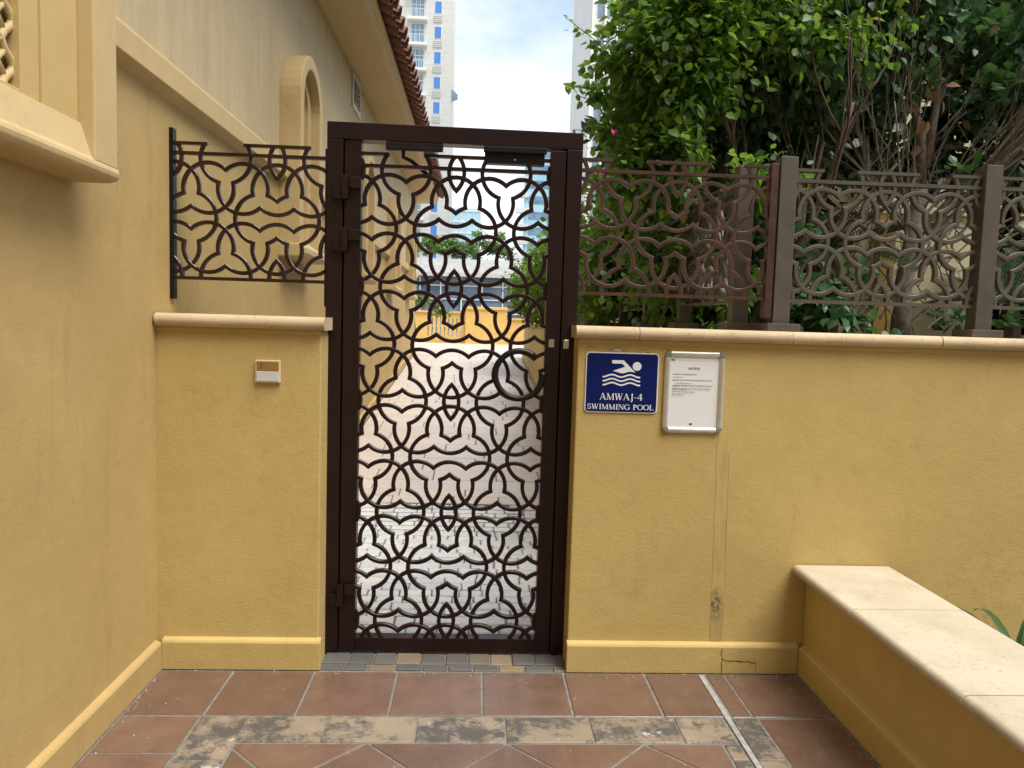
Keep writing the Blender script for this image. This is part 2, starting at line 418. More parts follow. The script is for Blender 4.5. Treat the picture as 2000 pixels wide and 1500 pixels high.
        for q, i in enumerate(idx):
            if ok[i]:
                if not run and q > 0: run.append(cut(ch[i], ch[idx[q-1]])); rd.append(dirs[i])
                run.append(ch[i]); rd.append(dirs[i])
            else:
                if run:
                    run.append(cut(run[-1], ch[i])); rd.append(rd[-1])
                    if len(run) > 2: sweep(run, False, rd)
                run = []; rd = []
        if len(run) > 1: sweep(run, False, rd)
    hb = width*.42
    for z in bars: m.box(lo, hi, -.002, depth+.002, z-hb, z+hb)
    if caps:
        zt = ztop; wcap = .98*d
        for n in range(n0, n1+1):
            a0, a1 = max(lo, axis+3*n*d-wcap), min(hi, axis+3*n*d+wcap)
            if a1-a0 > .02: m.box(a0, a1, -.001, depth+.001, zt-hb*1.3, zt+hb*.5)
    return m.mesh(name, mat)

# ------------------------------------------------------------------ ground
YW = 3.185    # front wall face
struct(box('ground', 'asphalt_ground', None, -400, 400, -60, 1500, -.6, -.32))
fl = struct(box('courtyard_floor', 'grout', None, -1.3, 6, -2.6, 3.34, -.2, -.004))
def clip_poly(poly, x0, x1, y0, y1):
    for ax, v, sg in ((0, x0, 1), (0, x1, -1), (1, y0, 1), (1, y1, -1)):
        out = []
        for i in range(len(poly)):
            p, q = poly[i-1], poly[i]; dp, dq = (p[ax]-v)*sg, (q[ax]-v)*sg
            if dp >= 0: out.append(p)
            if dp*dq < 0:
                t = dp/(dp-dq); out.append((p[0]+(q[0]-p[0])*t, p[1]+(q[1]-p[1])*t))
        poly = out
        if not poly: return []
    return poly
def shrink(poly, g):
    n = len(poly); c = (sum(p[0] for p in poly)/n, sum(p[1] for p in poly)/n); out = []
    for i in range(n):
        a, b, c2 = poly[i-1], poly[i], poly[(i+1) % n]
        e1 = Vector((b[0]-a[0], b[1]-a[1])).normalized(); e2 = Vector((c2[0]-b[0], c2[1]-b[1])).normalized()
        n1 = Vector((-e1.y, e1.x)); n2 = Vector((-e2.y, e2.x)); s = n1+n2
        if s.length < 1e-6: s = n1
        s.normalize(); k = g/max(.35, s.dot(n1)); out.append((b[0]+s.x*k, b[1]+s.y*k))
    return out
def area(poly): return sum(poly[i-1][0]*poly[i][1]-poly[i][0]*poly[i-1][1] for i in range(len(poly)))/2
def floor_piece(name, mat, parent, poly, g=.005, th=.02, z=0, bev=.0025, jit=.0008):
    # drop doubled corners left by the clipping
    pl = []
    for p in poly:
        if not pl or math.hypot(p[0]-pl[-1][0], p[1]-pl[-1][1]) > .004: pl.append(p)
    if len(pl) > 2 and math.hypot(pl[0][0]-pl[-1][0], pl[0][1]-pl[-1][1]) <= .004: pl.pop()
    if len(pl) < 3: return
    if area(pl) < 0: pl = pl[::-1]
    if area(pl) < .0012: return
    pl = shrink(pl, g); c = (sum(p[0] for p in pl)/len(pl), sum(p[1] for p in pl)/len(pl))
    o = MB().prism([(p[0]-c[0], p[1]-c[1]) for p in pl], 'z', -th, 0).build(name, mat, parent, bev, False, 1)
    o.location = (c[0], c[1], z+random.uniform(-jit, jit)); o.rotation_euler = (random.uniform(-.003, .003), random.uniform(-.003, .003), 0)
    return o
def rect(x0, x1, y0, y1): return [(x0, y0), (x1, y0), (x1, y1), (x0, y1)]
XJ = [-1.288, -.99, -.65, -.30, .06, .412, .766, 1.008]
for a, b in zip(XJ[:-1], XJ[1:]): floor_piece('floor_tile', 'terracotta', fl, rect(a, b, 2.79, 3.158))
floor_piece('floor_tile', 'terracotta', fl, rect(1.032, 1.118, 2.79, 3.158)); floor_piece('floor_tile', 'terracotta', fl, rect(1.118, 1.442, 2.79, 3.158))
BX = [-.815, -.519, -.185, .145, .467, .798, .99]
for a, b in zip(BX[:-1], BX[1:]): floor_piece('border_stone', 'border_stone', fl, rect(a, b, 2.607, 2.786), .003)
ys = [2.786, 2.50, 2.16, 1.82, 1.48, 1.14, .8, .46]
for a, b in zip(ys[1:], ys[:-1]):
    floor_piece('border_stone', 'border_stone', fl, rect(-.992, -.817, a, b), .003)
    floor_piece('border_stone', 'border_stone', fl, rect(1.024, 1.128, a, b), .003)
for a, b in zip(ys[1:], [2.604]+ys[1:-1]): floor_piece('border_stone', 'border_stone', fl, rect(.935, .998, a, b), .003)
ly = [2.786, 2.538, 2.19, 1.84, 1.49, 1.14, .79, .44]
for a, b in zip(ly[1:], ly[:-1]): floor_piece('floor_tile', 'terracotta', fl, rect(-1.288, -.995, a, b))
ry = [2.786, 2.40, 2.05, 1.70, 1.35, 1.0, .65, .3]
for a, b in zip(ry[1:], ry[:-1]): floor_piece('floor_tile', 'terracotta', fl, rect(1.131, 1.442, a, b))
hd = .2485
for i in range(-8, 9):
    for j in range(-12, 2):
        cx = .1475+i*hd; cy = 2.603+j*hd
        if (i+j) % 2 == 0:   # tile centres on a checkerboard of half diagonals; corners meet the border
            continue
        pl = clip_poly([(cx, cy-hd), (cx+hd, cy), (cx, cy+hd), (cx-hd, cy)], -.815, .933, .3, 2.603)
        if pl: floor_piece('floor_tile', 'terracotta', fl, pl)
box('strip', 'strip_grey', fl, 1.0015, 1.0225, .3, 3.14, -.004, .0035, .001)
# setts in front of the gate
x = -.66; 
for r, (y0, y1) in enumerate(((3.166, 3.222), (3.226, 3.335))):
    x = -.668+.03*r
    while x < .44:
        wd = random.uniform(.095, .112) if r else random.uniform(.1, .125)
        floor_piece('paving_sett', 'sett', fl, rect(x, min(x+wd, .455), y0, y1), .003, .03, .004, .004, .002); x += wd
gr = MB()
for q in range(170):
    if random.random() < .6:
        x = random.uniform(-1.27, 1.43); y = random.choice((random.uniform(3.11, 3.156), random.uniform(2.4, 3.15)))
    else:
        x = random.choice((random.uniform(-1.285, -1.25), random.uniform(1.40, 1.444))); y = random.uniform(2.3, 3.15)
    sz = random.uniform(.0015, .0045); h = sz*.7; a = random.uniform(0, 6)
    gr.add([(x+sz*cos(a+i*2.1)*random.uniform(.6, 1.3), y+sz*sin(a+i*2.1)*random.uniform(.6, 1.3), .0012) for i in range(3)]+[(x, y, .0012+h)], [(0, 1, 3), (1, 2, 3), (2, 0, 3)])
stuff(gr.build('grit', 'chip', fl))
# path behind the gate: cobbles, then ramp slabs, then landing
SL = .077; Y0 = 5.3
def gz(y): return 0 if y < Y0 else (SL*(y-Y0) if y < 15.7 else SL*(15.7-Y0))
simple('path_grout', (.10, .095, .088), .95, 0, .3, 30, .4)
pa = struct(MB().prism([(3.345, -.2), (3.345, -.02), (Y0, -.02), (5.979, gz(5.979)-.02), (5.979, -.2)], 'x', -1.31, .985).build('path', 'path_grout'))
n = 0; many = MB(); Y = 3.36; rows = []
while Y < 5.9:
    dy = random.uniform(.088, .115); rows.append((Y, min(Y+dy, 5.975))); Y += dy
for (y0, y1) in rows:
    x = -1.29+random.uniform(-.08, 0)
    while x < .95:
        wd = random.uniform(.10, .19); x0, x1 = max(x, -1.288), min(x+wd, .95); x += wd
        if x1-x0 < .03: continue
        sk = random.uniform(-.003, .003)
        poly = [(x0, y0+.0035), (x1, y0+sk+.0035), (x1-sk, y1-.0035), (x0+sk, y1-sk-.0035)]
        if n < 300 and -1.0 < x0 < .75:
            floor_piece('cobblestone', 'cobble', pa, poly, .0034, .03, gz((y0+y1)/2)+random.uniform(-.003, .003), .007, .001); n += 1
        else:
            pl = shrink(poly, .0034); zc = gz((y0+y1)/2); many.prism(pl, 'z', zc-.03, zc+random.uniform(-.003, .003))
stuff(many.build('cobblestone_rest', 'cobble_many', pa, .006, False, 1))
ra = bpy.data.objects.new('ramp', MB().prism([(5.98, -.35), (5.98, gz(5.98)-.012), (15.7, gz(15.7)-.012), (15.7, -.35)], 'x', -1.31, .985).mesh('ramp', 'path_grout')); COL.objects.link(ra); struct(ra)
# small wedge where the cobbles start to rise
n = 0; many = MB(); Y = 5.985
while Y < 15.6:
    dy = random.uniform(.16, .34); x = -1.3+random.uniform(-.4, 0); y1 = min(Y+dy, 15.69)
    while x < .95:
        wd = random.uniform(.30, .85); x0, x1 = max(x, -1.288), min(x+wd, .95); x += wd
        if x1-x0 < .05: continue
        poly = shrink(rect(x0, x1, Y+.004, y1-.004), .004); th = random.uniform(0, .004)
        if n < 260:
            c = ((x0+x1)/2, (Y+y1)/2)
            o = MB().prism([(p[0]-c[0], p[1]-c[1]) for p in poly], 'z', -.02, 0).build('paving_slab', 'slab', ra, .006, False, 1)
            o.location = (c[0], c[1], gz(c[1])+th); o.rotation_euler = (math.atan(SL)+random.uniform(-.004, .004), 0, 0); n += 1
        else:
            vs = [(p[0], p[1], gz(p[1])-.02) for p in poly]+[(p[0], p[1], gz(p[1])+th) for p in poly]
            many.add(vs, [(0, 3, 2, 1), (4, 5, 6, 7), (0, 1, 5, 4), (1, 2, 6, 5), (2, 3, 7, 6), (3, 0, 4, 7)])
    Y += dy
if many.v: stuff(many.build('paving_slab_rest', 'slab_many', ra))
# cobbles on the first rise sit on the flat bed; the bed is shimmed by a thin wedge
LZ = gz(16)
la = struct(box('landing', 'grout', None, -9, 14, 15.7, 60, -.3, LZ-.01))
many = MB(); Y = 15.71
while Y < 25.2:
    x = -8
    while x < 8:
        wd = random.uniform(.5, 1.0); pl = shrink(rect(x, x+wd, Y, Y+.5), .006); many.prism(pl, 'z', LZ-.03, LZ+random.uniform(0, .003)); x += wd
    Y += .5
stuff(many.build('paving_slab_rest', 'slab_many', la))

# ------------------------------------------------------------------ front walls
def skirt_prof(yf, yb, h=.118, ch=.018):   # (y,z) towards -y
    return [(yb, 0), (yf, 0), (yf, h), (yf+.006, h+ch*.55), (yb, h+ch)]
def bullnose(yf, yb, z0, z1, seg=6):
    r = (z1-z0)/2; pr = [(yb, z0+.004), (yf+r*1.2, z0)]
    for i in range(1, seg*2):
        t = -pi/2-pi*i/(seg*2); pr.append((yf+r+r*cos(t), (z0+z1)/2+r*sin(t)))
    return pr+[(yf+r*1.2, z1), (yb, z1)]
XL, XR = -.642, .430
lw = thing('boundary_wall', 'short yellow plastered wall between the building and the left gate post', 'wall')
box('wall_body', 'paint_front', lw, -1.32, XL, YW, 3.52, -.05, 1.446, .006)
MB().prism(skirt_prof(3.16, YW+.004), 'x', -1.292, XL+.012).build('skirting', 'paint_front', lw, .003)
MB().prism(bullnose(3.14, 3.50, 1.448, 1.503), 'x', -1.306, -.624).build('coping_stone', 'coping_stone', lw, 0)
rw = thing('boundary_wall', 'long yellow plastered wall right of the gate carrying the blue sign', 'wall')
box('wall_body', 'paint_front', rw, XR, 7.0, YW, 3.52, -.05, 1.446, .006)
MB().prism(skirt_prof(3.16, YW+.004), 'x', XR-.004, 1.449).build('skirting', 'paint_front', rw, .003)
cj = [.414, .681, 1.336, 1.985, 2.64, 3.29, 3.95, 4.6, 5.26, 5.91, 6.56, 7.0]
for a, b in zip(cj[:-1], cj[1:]): MB().prism(bullnose(3.14+random.uniform(-.002, .002), 3.50, 1.448, 1.502), 'x', a+.0015, b-.0015).build('coping_stone', 'coping_stone', rw, 0)
# recessed shadow line mortar under the coping
box('mortar_bed', 'paint_front', rw, XR+.003, 7.0, YW-.008, YW+.1, 1.428, 1.4475, .002)
box('mortar_bed', 'paint_front', lw, -1.315, XL-.003, YW-.008, YW+.1, 1.428, 1.4475, .002)
# repaired strip on the wall face
pt = MB()
zz = [.138+i*(1.065-.138)/14 for i in range(15)]
vs = []
for i, z in enumerate(zz):
    e = random.uniform(-.003, .003); xo = 1.058-.012*i/14
    vs += [(xo+e, YW-.0012, z), (xo+.052+e*.5, YW-.0012, z), (xo+.058, YW+.002, z), (xo-.006, YW+.002, z)]
pt.add(vs, [(4*i+q, 4*i+(q+1) % 4, 4*i+4+(q+1) % 4, 4*i+4+q) for i in range(14) for q in range(4)]+[(0, 1, 2, 3), (59, 58, 57, 56)])
pt.build('repair_strip', 'paint_patch', rw)
def crack(pts, wd, y, parent, mat='crack'):
    m = MB()
    for i in range(len(pts)-1):
        a, b = Vector((pts[i][0], pts[i][1])), Vector((pts[i+1][0], pts[i+1][1])); t = (b-a).normalized(); nn = Vector((-t.y, t.x))*wd*random.uniform(.4, 1)
        m.add([(a.x-nn.x, y, a.y-nn.y), (b.x-nn.x, y, b.y-nn.y), (b.x+nn.x, y, b.y+nn.y), (a.x+nn.x, y, a.y+nn.y)], [(0, 1, 2, 3)])
    return m.build('crack', mat, parent)
crack([(1.108, .115), (1.103, .09), (1.112, .068), (1.107, .05), (1.11, .02), (1.107, 0.004)], .0018, 3.1588, rw)
crack([(1.107, .066), (1.14, .058), (1.17, .060), (1.20, .055), (1.225, .058), (1.245, .05), (1.26, .053)], .0022, 3.1586, rw)
crack([(1.26, .05), (1.262, .03), (1.258, .008)], .001, 3.1587, rw)
crack([(1.108, .14), (1.111, .3), (1.107, .5), (1.104, .75), (1.1, .98)], .0006, YW-.0018, rw)
for cx, cz, s in ((.60, 1.405, .02), (.71, 1.40, .013), (.80, 1.412, .010), (.485, 1.413, .008)):
    m = MB(); pl = [(cx+s*(1+random.uniform(-.4, .5))*cos(t), YW-.0012, cz+s*.42*(1+random.uniform(-.5, .6))*sin(t)) for t in [i*pi/5 for i in range(10)]]
    m.add(pl, [tuple(range(10))]); m.build('paint_chip', 'chip', rw)
    crack([(cx-s*1.5, cz-s*.2), (cx-s*.5, cz+s*.35), (cx+s*.3, cz+s*.25), (cx+s*1.1, cz-s*.3), (cx+s*1.7, cz-s*.2)], .0014, YW-.0018, rw)

# bench / planter wall on the right
be = thing('planter_bench', 'low yellow planter wall with pale stone seat slabs at lower right', 'bench')
box('wall_body', 'paint_front', be, 1.472, 1.80, -1.5, 3.18, -.05, .448, .004)
MB().prism([(1.476, 0), (1.447, 0), (1.447, .118), (1.453, .128), (1.476, .138)], 'y', -1.5, 3.157).build('skirting', 'paint_front', be, .003)
by = [3.181, 2.667, 2.015, 1.36, .71, .06, -.6, -1.25]
bn = [(y, z) for y, z in bullnose(1.405, 1.836, .446, .487)]
for a, b in zip(by[1:], by[:-1]): MB().prism(bn, 'y', a+.003, b-.003).build('seat_slab', 'coping_pale', be, .0015, False, 1)
struct(box('planting_bed', 'soil', None, 1.801, 6, -1.5, 3.18, -.1, .06))
struct(box('planting_bed', 'soil', None, 1.36, 12, 3.521, 15.6, -.2, 1.44))

# planter wall along the path behind
pw = thing('planter_wall', 'yellow planter wall running back along the right side of the path', 'wall')
box('wall_body', 'paint_front', pw, .975, 1.359, 3.53, 15.6, -.1, 1.446, .004)
MB().add([(.95, 3.53, 0), (.978, 3.53, 0), (.978, 3.53, .13), (.95, 3.53, .115), (.95, Y0, 0), (.978, Y0, 0), (.978, Y0, .13), (.95, Y0, .115), (.95, 15.6, gz(15.6)), (.978, 15.6, gz(15.6)), (.978, 15.6, gz(15.6)+.13), (.95, 15.6, gz(15.6)+.115)],
        [(0, 1, 2, 3), (0, 4, 5, 1), (1, 5, 6, 2), (2, 6, 7, 3), (3, 7, 4, 0), (4, 8, 9, 5), (5, 9, 10, 6), (6, 10, 11, 7), (7, 11, 8, 4), (8, 11, 10, 9)]).build('skirting', 'paint_front', pw)
yy = 3.53
while yy < 15.5:
    e = min(yy+.655, 15.6); MB().prism(bullnose(.93, 1.40, 1.448, 1.502), 'y', yy+.0015, e-.0015).build('coping_stone', 'coping_stone', pw, 0); yy = e

# ------------------------------------------------------------------ gate
GY = 3.325
ga = thing('metal_gate', 'tall dark maroon metal gate with interlaced circle lattice leaf', 'gate')
box('post', 'gate_paint', ga, -.656, -.587, GY, GY+.075, 0, 2.262, .003)
box('post', 'gate_paint', ga, .372, .439, GY, GY+.075, 0, 2.256, .003)
m = MB(); m.add([(-.656, GY-.001, 2.263), (.439, GY-.001, 2.257), (.439, GY+.076, 2.257), (-.656, GY+.076, 2.263), (-.656, GY-.001, 2.334), (.439, GY-.001, 2.328), (.439, GY+.076, 2.328), (-.656, GY+.076, 2.334)],
      [(0, 3, 2, 1), (4, 5, 6, 7), (0, 1, 5, 4), (1, 2, 6, 5), (2, 3, 7, 6), (3, 0, 4, 7)])
m.build('top_rail', 'gate_paint', ga, .003)
box('hinge_strip', 'gate_paint', ga, -.664, -.657, GY+.01, GY+.05, 1.55, 2.22, .001)
box('door_stop', 'gate_paint', ga, -.592, -.572, GY+.066, GY+.074, 0, 2.262); box('door_stop', 'gate_paint', ga, .358, .376, GY+.066, GY+.074, 0, 2.256)
leaf = bpy.data.objects.new('leaf', None); COL.objects.link(leaf); leaf.parent = ga
box('stile', 'gate_paint', leaf, -.581, -.511, GY+.004, GY+.064, .012, 2.258, .003)
box('stile', 'gate_paint', leaf, .301, .367, GY+.004, GY+.064, .012, 2.250, .003)
box('bottom_rail', 'gate_paint', leaf, -.510, .300, GY+.004, GY+.064, .012, .074, .003)
me = lattice_mesh('lattice', 'gate_paint', .1438, -.104, 2.143, -.512, .302, 2.212, .072, 17, .0172, .02, bars=(2.158,))
lo = obj('lattice', me, leaf); lo.location = (0, GY+.012, 0)
for hz in (2.056, 1.835, .275):
    h = MB(); h.box(-.588, -.561, GY-.028, GY+.0, hz-.048, hz+.052); h.box(-.560, -.508, GY-.016, GY+.003, hz, hz+.048); h.box(-.625, -.5885, GY-.016, GY-.001, hz-.046, hz+.006)
    h.build('hinge', 'gate_paint', leaf, .003)
# round pull handle, an open ring
hp = []; c0 = (.190, 1.279)
for i in range(41):
    t = radians(52+ (360-45)*i/40); hp.append((c0[0]+.104*cos(t), GY-.035, c0[1]+.104*sin(t)))
hm = MB().tube(hp, .0135, 10); 
ho = hm.build('handle', 'black_metal', leaf, 0, True)
box('latch', 'chrome', leaf, .318, .343, GY-.0005, GY+.005, 1.402, 1.436, .002)
lt = MB(); lt.box(.383, .407, GY-.003, GY+.002, 1.398, 1.438); lt.box(.388, .402, GY-.008, GY-.003, 1.405, 1.418); lt.box(.386, .405, GY-.006, GY-.003, 1.428, 1.436)
lt.build('strike_plate', 'chrome', ga, .002)
# door closer: track, arm and body
tr_ = MB(); tr_.box(-.408, -.165, GY+.0, GY+.05, 2.232, 2.2575); tr_.box(-.405, -.168, GY-.006, GY-.0005, 2.222, 2.240); ct = tr_.build('closer_track', 'black_metal', ga, .002)
MB().tube([(-.335, GY+.02, 2.235), (-.335, GY+.02, 2.20), (-.30, GY+.04, 2.188), (-.22, GY+.075, 2.13)], .009, 6).build('closer_arm', 'black_metal', ga, .001)
cb = MB(); cb.box(.015, .275, GY+.012, GY+.06, 2.188, 2.256); cb.box(.010, .282, GY-.008, GY+.011, 2.232, 2.257)
co = cb.build('closer_body', 'black_metal', ga, .003)
for q in range(7): 
    bx_ = .04+q*.034; MB().box(bx_, bx_+random.uniform(.006, .016), GY+.0105, GY+.0119, 2.203, 2.203+random.uniform(.006, .014)).build('screw_hole', 'steel_raw' if q == 3 else 'dark_void', co)

# ------------------------------------------------------------------ lattice fences
PW, PD = .0168, .017
lp = thing('lattice_fence', 'dark brown lattice panel between the building wall and the gate', 'fence')
me = lattice_mesh('lattice', 'brown_paint', .1448, -.867, 2.164, -1.30, -.657, 2.224, 1.653, 4, PW, PD, bars=(2.180, 1.655))
obj('lattice', me, lp).location = (0, 3.335, 0)
f = MB(); f.box(-1.3145, -1.298, 3.325, 3.365, 1.564, 2.281); f.build('wall_flange', 'black_metal', lp, .002)
rp_ = thing('lattice_fence', 'reddish brown lattice panel between gate and first tan post', 'fence')
me = lattice_mesh('lattice', 'brown_worn', .1448, .866, 2.160, .440, 1.288, 2.224, 1.642, 4, PW, PD, bars=(2.175, 1.645))
obj('lattice', me, rp_).location = (0, 3.335, 0)
box('end_flange', 'brown_worn', rp_, 1.272, 1.305, 3.325, 3.368, 1.56, 2.235, .002)
tf = thing('lattice_fence', 'tan lattice fence panels with square posts on the front wall', 'fence')
def fpost(parent, x0, x1, y0, y1):
    p = box('post', 'tan_paint', parent, x0, x1, y0, y1, 1.536, 2.266, .003)
    cx, cy = (x0+x1)/2, (y0+y1)/2
    box('plinth', 'tan_paint', p, cx-.073, cx+.073, cy-.073, cy+.073, 1.5025, 1.537, .003)
for x0 in (1.312, 2.240, 3.18, 4.12, 5.06): fpost(tf, x0, x0+.076, 3.322, 3.398)
for ax, lo_, hi_ in ((1.81, 1.388, 2.240), (2.745, 2.316, 3.18), (3.685, 3.256, 4.12), (4.625, 4.196, 5.06)):
    me = lattice_mesh('lattice', 'tan_paint', .1448, ax, 2.155, lo_-.002, hi_+.002, 2.218, 1.638, 4, PW*1.1, .026, bars=(2.168, 1.640))
    obj('lattice', me, tf).location = (0, 3.347, 0)
sf = thing('lattice_fence', 'tan lattice fence receding along the planter wall beside the path', 'fence')
PY = [3.53+.94*i for i in range(13)]
shared = None
for i, y in enumerate(PY):
    fpost(sf, 1.200, 1.276, y, y+.076)
    if i < len(PY)-1:
        if shared is None:
            shared = lattice_mesh('lattice', 'tan_paint', .1448, 0, 2.155, -.434, .434, 2.218, 1.638, 4, PW*1.1, .026, bars=(2.168, 1.640))
        o = obj('lattice', shared, sf); o.location = (1.226, y+.076+.432, 0); o.rotation_euler = (0, 0, -pi/2)

# ------------------------------------------------------------------ signs on the wall
def rrect(cx, cz, w, h, r, n=5):
    pts = []
    for qx, qz, a0 in ((1, 1, 0), (-1, 1, 90), (-1, -1, 180), (1, -1, 270)):
        for i in range(n+1):
            t = radians(a0+90*i/n); pts.append((cx+qx*(w/2-r)+r*cos(t), cz+qz*(h/2-r)+r*sin(t)))
    return pts
class Flat:
    """flat print: every stroke gets its own hair-thin layer"""
    def __init__(s, y): s.m = MB(); s.y = y; s.i = 0
    def poly(s, pts):
        s.i += 1; y = s.y-s.i*.00004
        s.m.add([(p[0], y, p[1]) for p in pts], [tuple(range(len(pts)))])
    def line(s, a, b, w):
        d = Vector((b[0]-a[0], b[1]-a[1])).normalized(); n = Vector((-d.y, d.x))*w/2
        s.poly([(a[0]-n.x, a[1]-n.y), (b[0]-n.x, b[1]-n.y), (b[0]+n.x, b[1]+n.y), (a[0]+n.x, a[1]+n.y)])
    def ribbon(s, pts, ws):
        s.i += 1; y = s.y-s.i*.00004; vs = []; n = len(pts)
        for i, p in enumerate(pts):
            a, b = pts[max(i-1, 0)], pts[min(i+1, n-1)]; d = Vector((b[0]-a[0], b[1]-a[1])).normalized(); w = ws[i]/2 if isinstance(ws, list) else ws/2
            vs += [(p[0]-d.y*w, y, p[1]+d.x*w), (p[0]+d.y*w, y, p[1]-d.x*w)]
        s.m.add(vs, [(2*i, 2*i+1, 2*i+3, 2*i+2) for i in range(n-1)])
T1, T2 = .145, .055      # thick and thin strokes of the serif capitals
def glyph(F, ch, x, z, h):
    """serif capital of height h with its left foot at (x,z); returns the advance"""
    def P(u, v): return (x+u*h, z+v*h)
    def ln(a, b, w): F.line(P(*a), P(*b), w*h)
    def serif(u, v, w=.26): ln((u-w/2, v+(.02 if v < .5 else -.02)), (u+w/2, v+(.02 if v < .5 else -.02)), .045)
    def arc(cu, cv, ru, rv, a0, a1, n=18, wt=T1, wn_=T2):
        pts = []; ws = []
        for i in range(n+1):
            t = radians(a0+(a1-a0)*i/n); pts.append(P(cu+ru*cos(t), cv+rv*sin(t))); ws.append((wn_+(wt-wn_)*abs(cos(t)))*h)
        F.ribbon(pts, ws)
    if ch == 'A': ln((.10, 0), (.42, 1), T2); ln((.40, 1), (.76, 0), T1); ln((.2, .33), (.62, .33), .05); serif(.1, 0); serif(.76, 0, .3); return .92
    if ch == 'M': ln((.12, 0), (.15, 1), T2); ln((.16, 1), (.50, .02), T1); ln((.50, .02), (.86, 1), T2); ln((.86, 1), (.88, 0), T1); serif(.12, 0); serif(.88, 0, .3); serif(.12, 1, .16); serif(.9, 1, .16); return 1.06
    if ch == 'W': ln((.12, 1), (.34, 0), T1); ln((.34, 0), (.55, .96), T2); ln((.52, 1), (.76, 0), T1); ln((.76, 0), (.98, 1), T2); serif(.12, 1); serif(.52, 1, .22); serif(.98, 1); return 1.12
    if ch == 'J': ln((.28, 1), (.28, .0), T1); F.ribbon([P(.28, .05), P(.27, -.12), P(.2, -.22), P(.08, -.26)], [T1*h, T1*h*.9, T1*h*.6, T2*h]); serif(.28, 1, .3); return .48
    if ch == '-': ln((.08, .38), (.36, .38), .075); return .46
    if ch == '4': ln((.50, 0), (.50, 1), T1); ln((.50, 1), (.06, .32), T2); ln((.04, .30), (.72, .30), .075); serif(.5, 0, .3); return .8
    if ch == 'S': arc(.30, .74, .20, .24, 20, 250, 16, T1*.8); arc(.30, .26, .22, .24, 70, -160, 16, T1*.85); ln((.30, .50), (.36, .49), T1*.9); ln((.49, .72), (.50, .95), T2); ln((.08, .05), (.08, .3), T2); return .66
    if ch == 'I': ln((.2, 0), (.2, 1), T1); serif(.2, 0, .32); serif(.2, 1, .32); return .42
    if ch == 'N': ln((.14, 0), (.14, 1), T2); ln((.14, 1), (.76, .02), T1); ln((.76, 0), (.76, 1), T2); serif(.14, 0); serif(.1, 1, .18); serif(.76, 1); return .92
    if ch == 'G': arc(.46, .5, .38, .47, 50, 318, 24); ln((.76, .05), (.76, .42), T1); serif(.76, .44, .28); ln((.71, .72), (.72, .95), T2); return .94
    if ch == 'P': ln((.2, 0), (.2, 1), T1); arc(.26, .73, .30, .245, 95, -95, 16); serif(.2, 0, .32); serif(.14, 1, .2); return .68
    if ch == 'O': arc(.46, .5, .38, .47, 0, 360, 32); return .92
    if ch == 'L': ln((.2, 0), (.2, 1), T1); ln((.2, .03), (.66, .03), .06); ln((.64, 0), (.68, .24), T2); serif(.2, 1, .32); serif(.12, 0, .16); return .74
    return .36
def text(F, s, x0, x1, z, h):
    adv = 0; D = Flat(0)
    for ch in s: adv += glyph(D, ch, 0, 0, 1)*1.0
    k1 = (x1-x0)/adv
    # squeeze or stretch horizontally to the measured width
    x = 0
    for ch in s:
        D2 = Flat(F.y); D2.i = F.i
        a = glyph(D2, ch, 0, 0, 1)
        F.m.add([(x0+(x+v[0])*k1, v[1], z+v[2]*h) for v in D2.m.v], D2.m.f); F.i = D2.i; x += a
sg = thing('pool_sign', 'blue swimming pool sign with white swimmer and serif lettering', 'sign')
SX, SZ, SW, SH = .6205, 1.2645, .312, .257
MB().prism(rrect(SX, SZ, SW, SH, .017), 'y', YW-.006, YW-.0005).build('border_plate', 'sign_white', sg, .001, False, 1)
MB().prism(rrect(SX, SZ, SW-.010, SH-.010, .013), 'y', YW-.0075, YW-.0062).build('panel', 'sign_blue', sg)
F = Flat(YW-.0078)
def sm(x, y):
    v = (y-75-.023*(x-150))/1275.; u = (x-150+45*v)/1538.
    return (SX-SW/2+u*SW, SZ+SH/2-v*SH)
F.poly([sm(*p) for p in [(1215+93*cos(i*pi/14), 382+93*sin(i*pi/14)) for i in range(28)]])
F.poly([sm(*p) for p in [(705, 250), (935, 256), (965, 285), (1178, 512), (1120, 500), (1075, 492), (1030, 497), (985, 512), (935, 526), (890, 528), (840, 518), (795, 500), (760, 487), (700, 483), (800, 445), (900, 412), (965, 392), (905, 326), (710, 322), (690, 305), (686, 285), (690, 262)]])
for y0 in (570, 655, 738):
    F.ribbon([sm(x, y0+5+(x-490)*.022-25*cos((x-690)/380*2*pi) if True else 0) for x in range(490, 1306, 24)], 33/1538.*SW)
a_, b_ = sm(425, 1085), sm(1345, 1100); text(F, 'AMWAJ-4', a_[0], b_[0], sm(880, 1092)[1], 138/1275.*SH)
a_, b_ = sm(165, 1285), sm(1570, 1305); text(F, 'SWIMMING POOL', a_[0], b_[0], sm(880, 1294)[1], 112/1275.*SH)
F.m.build('lettering', 'sign_white', sg)

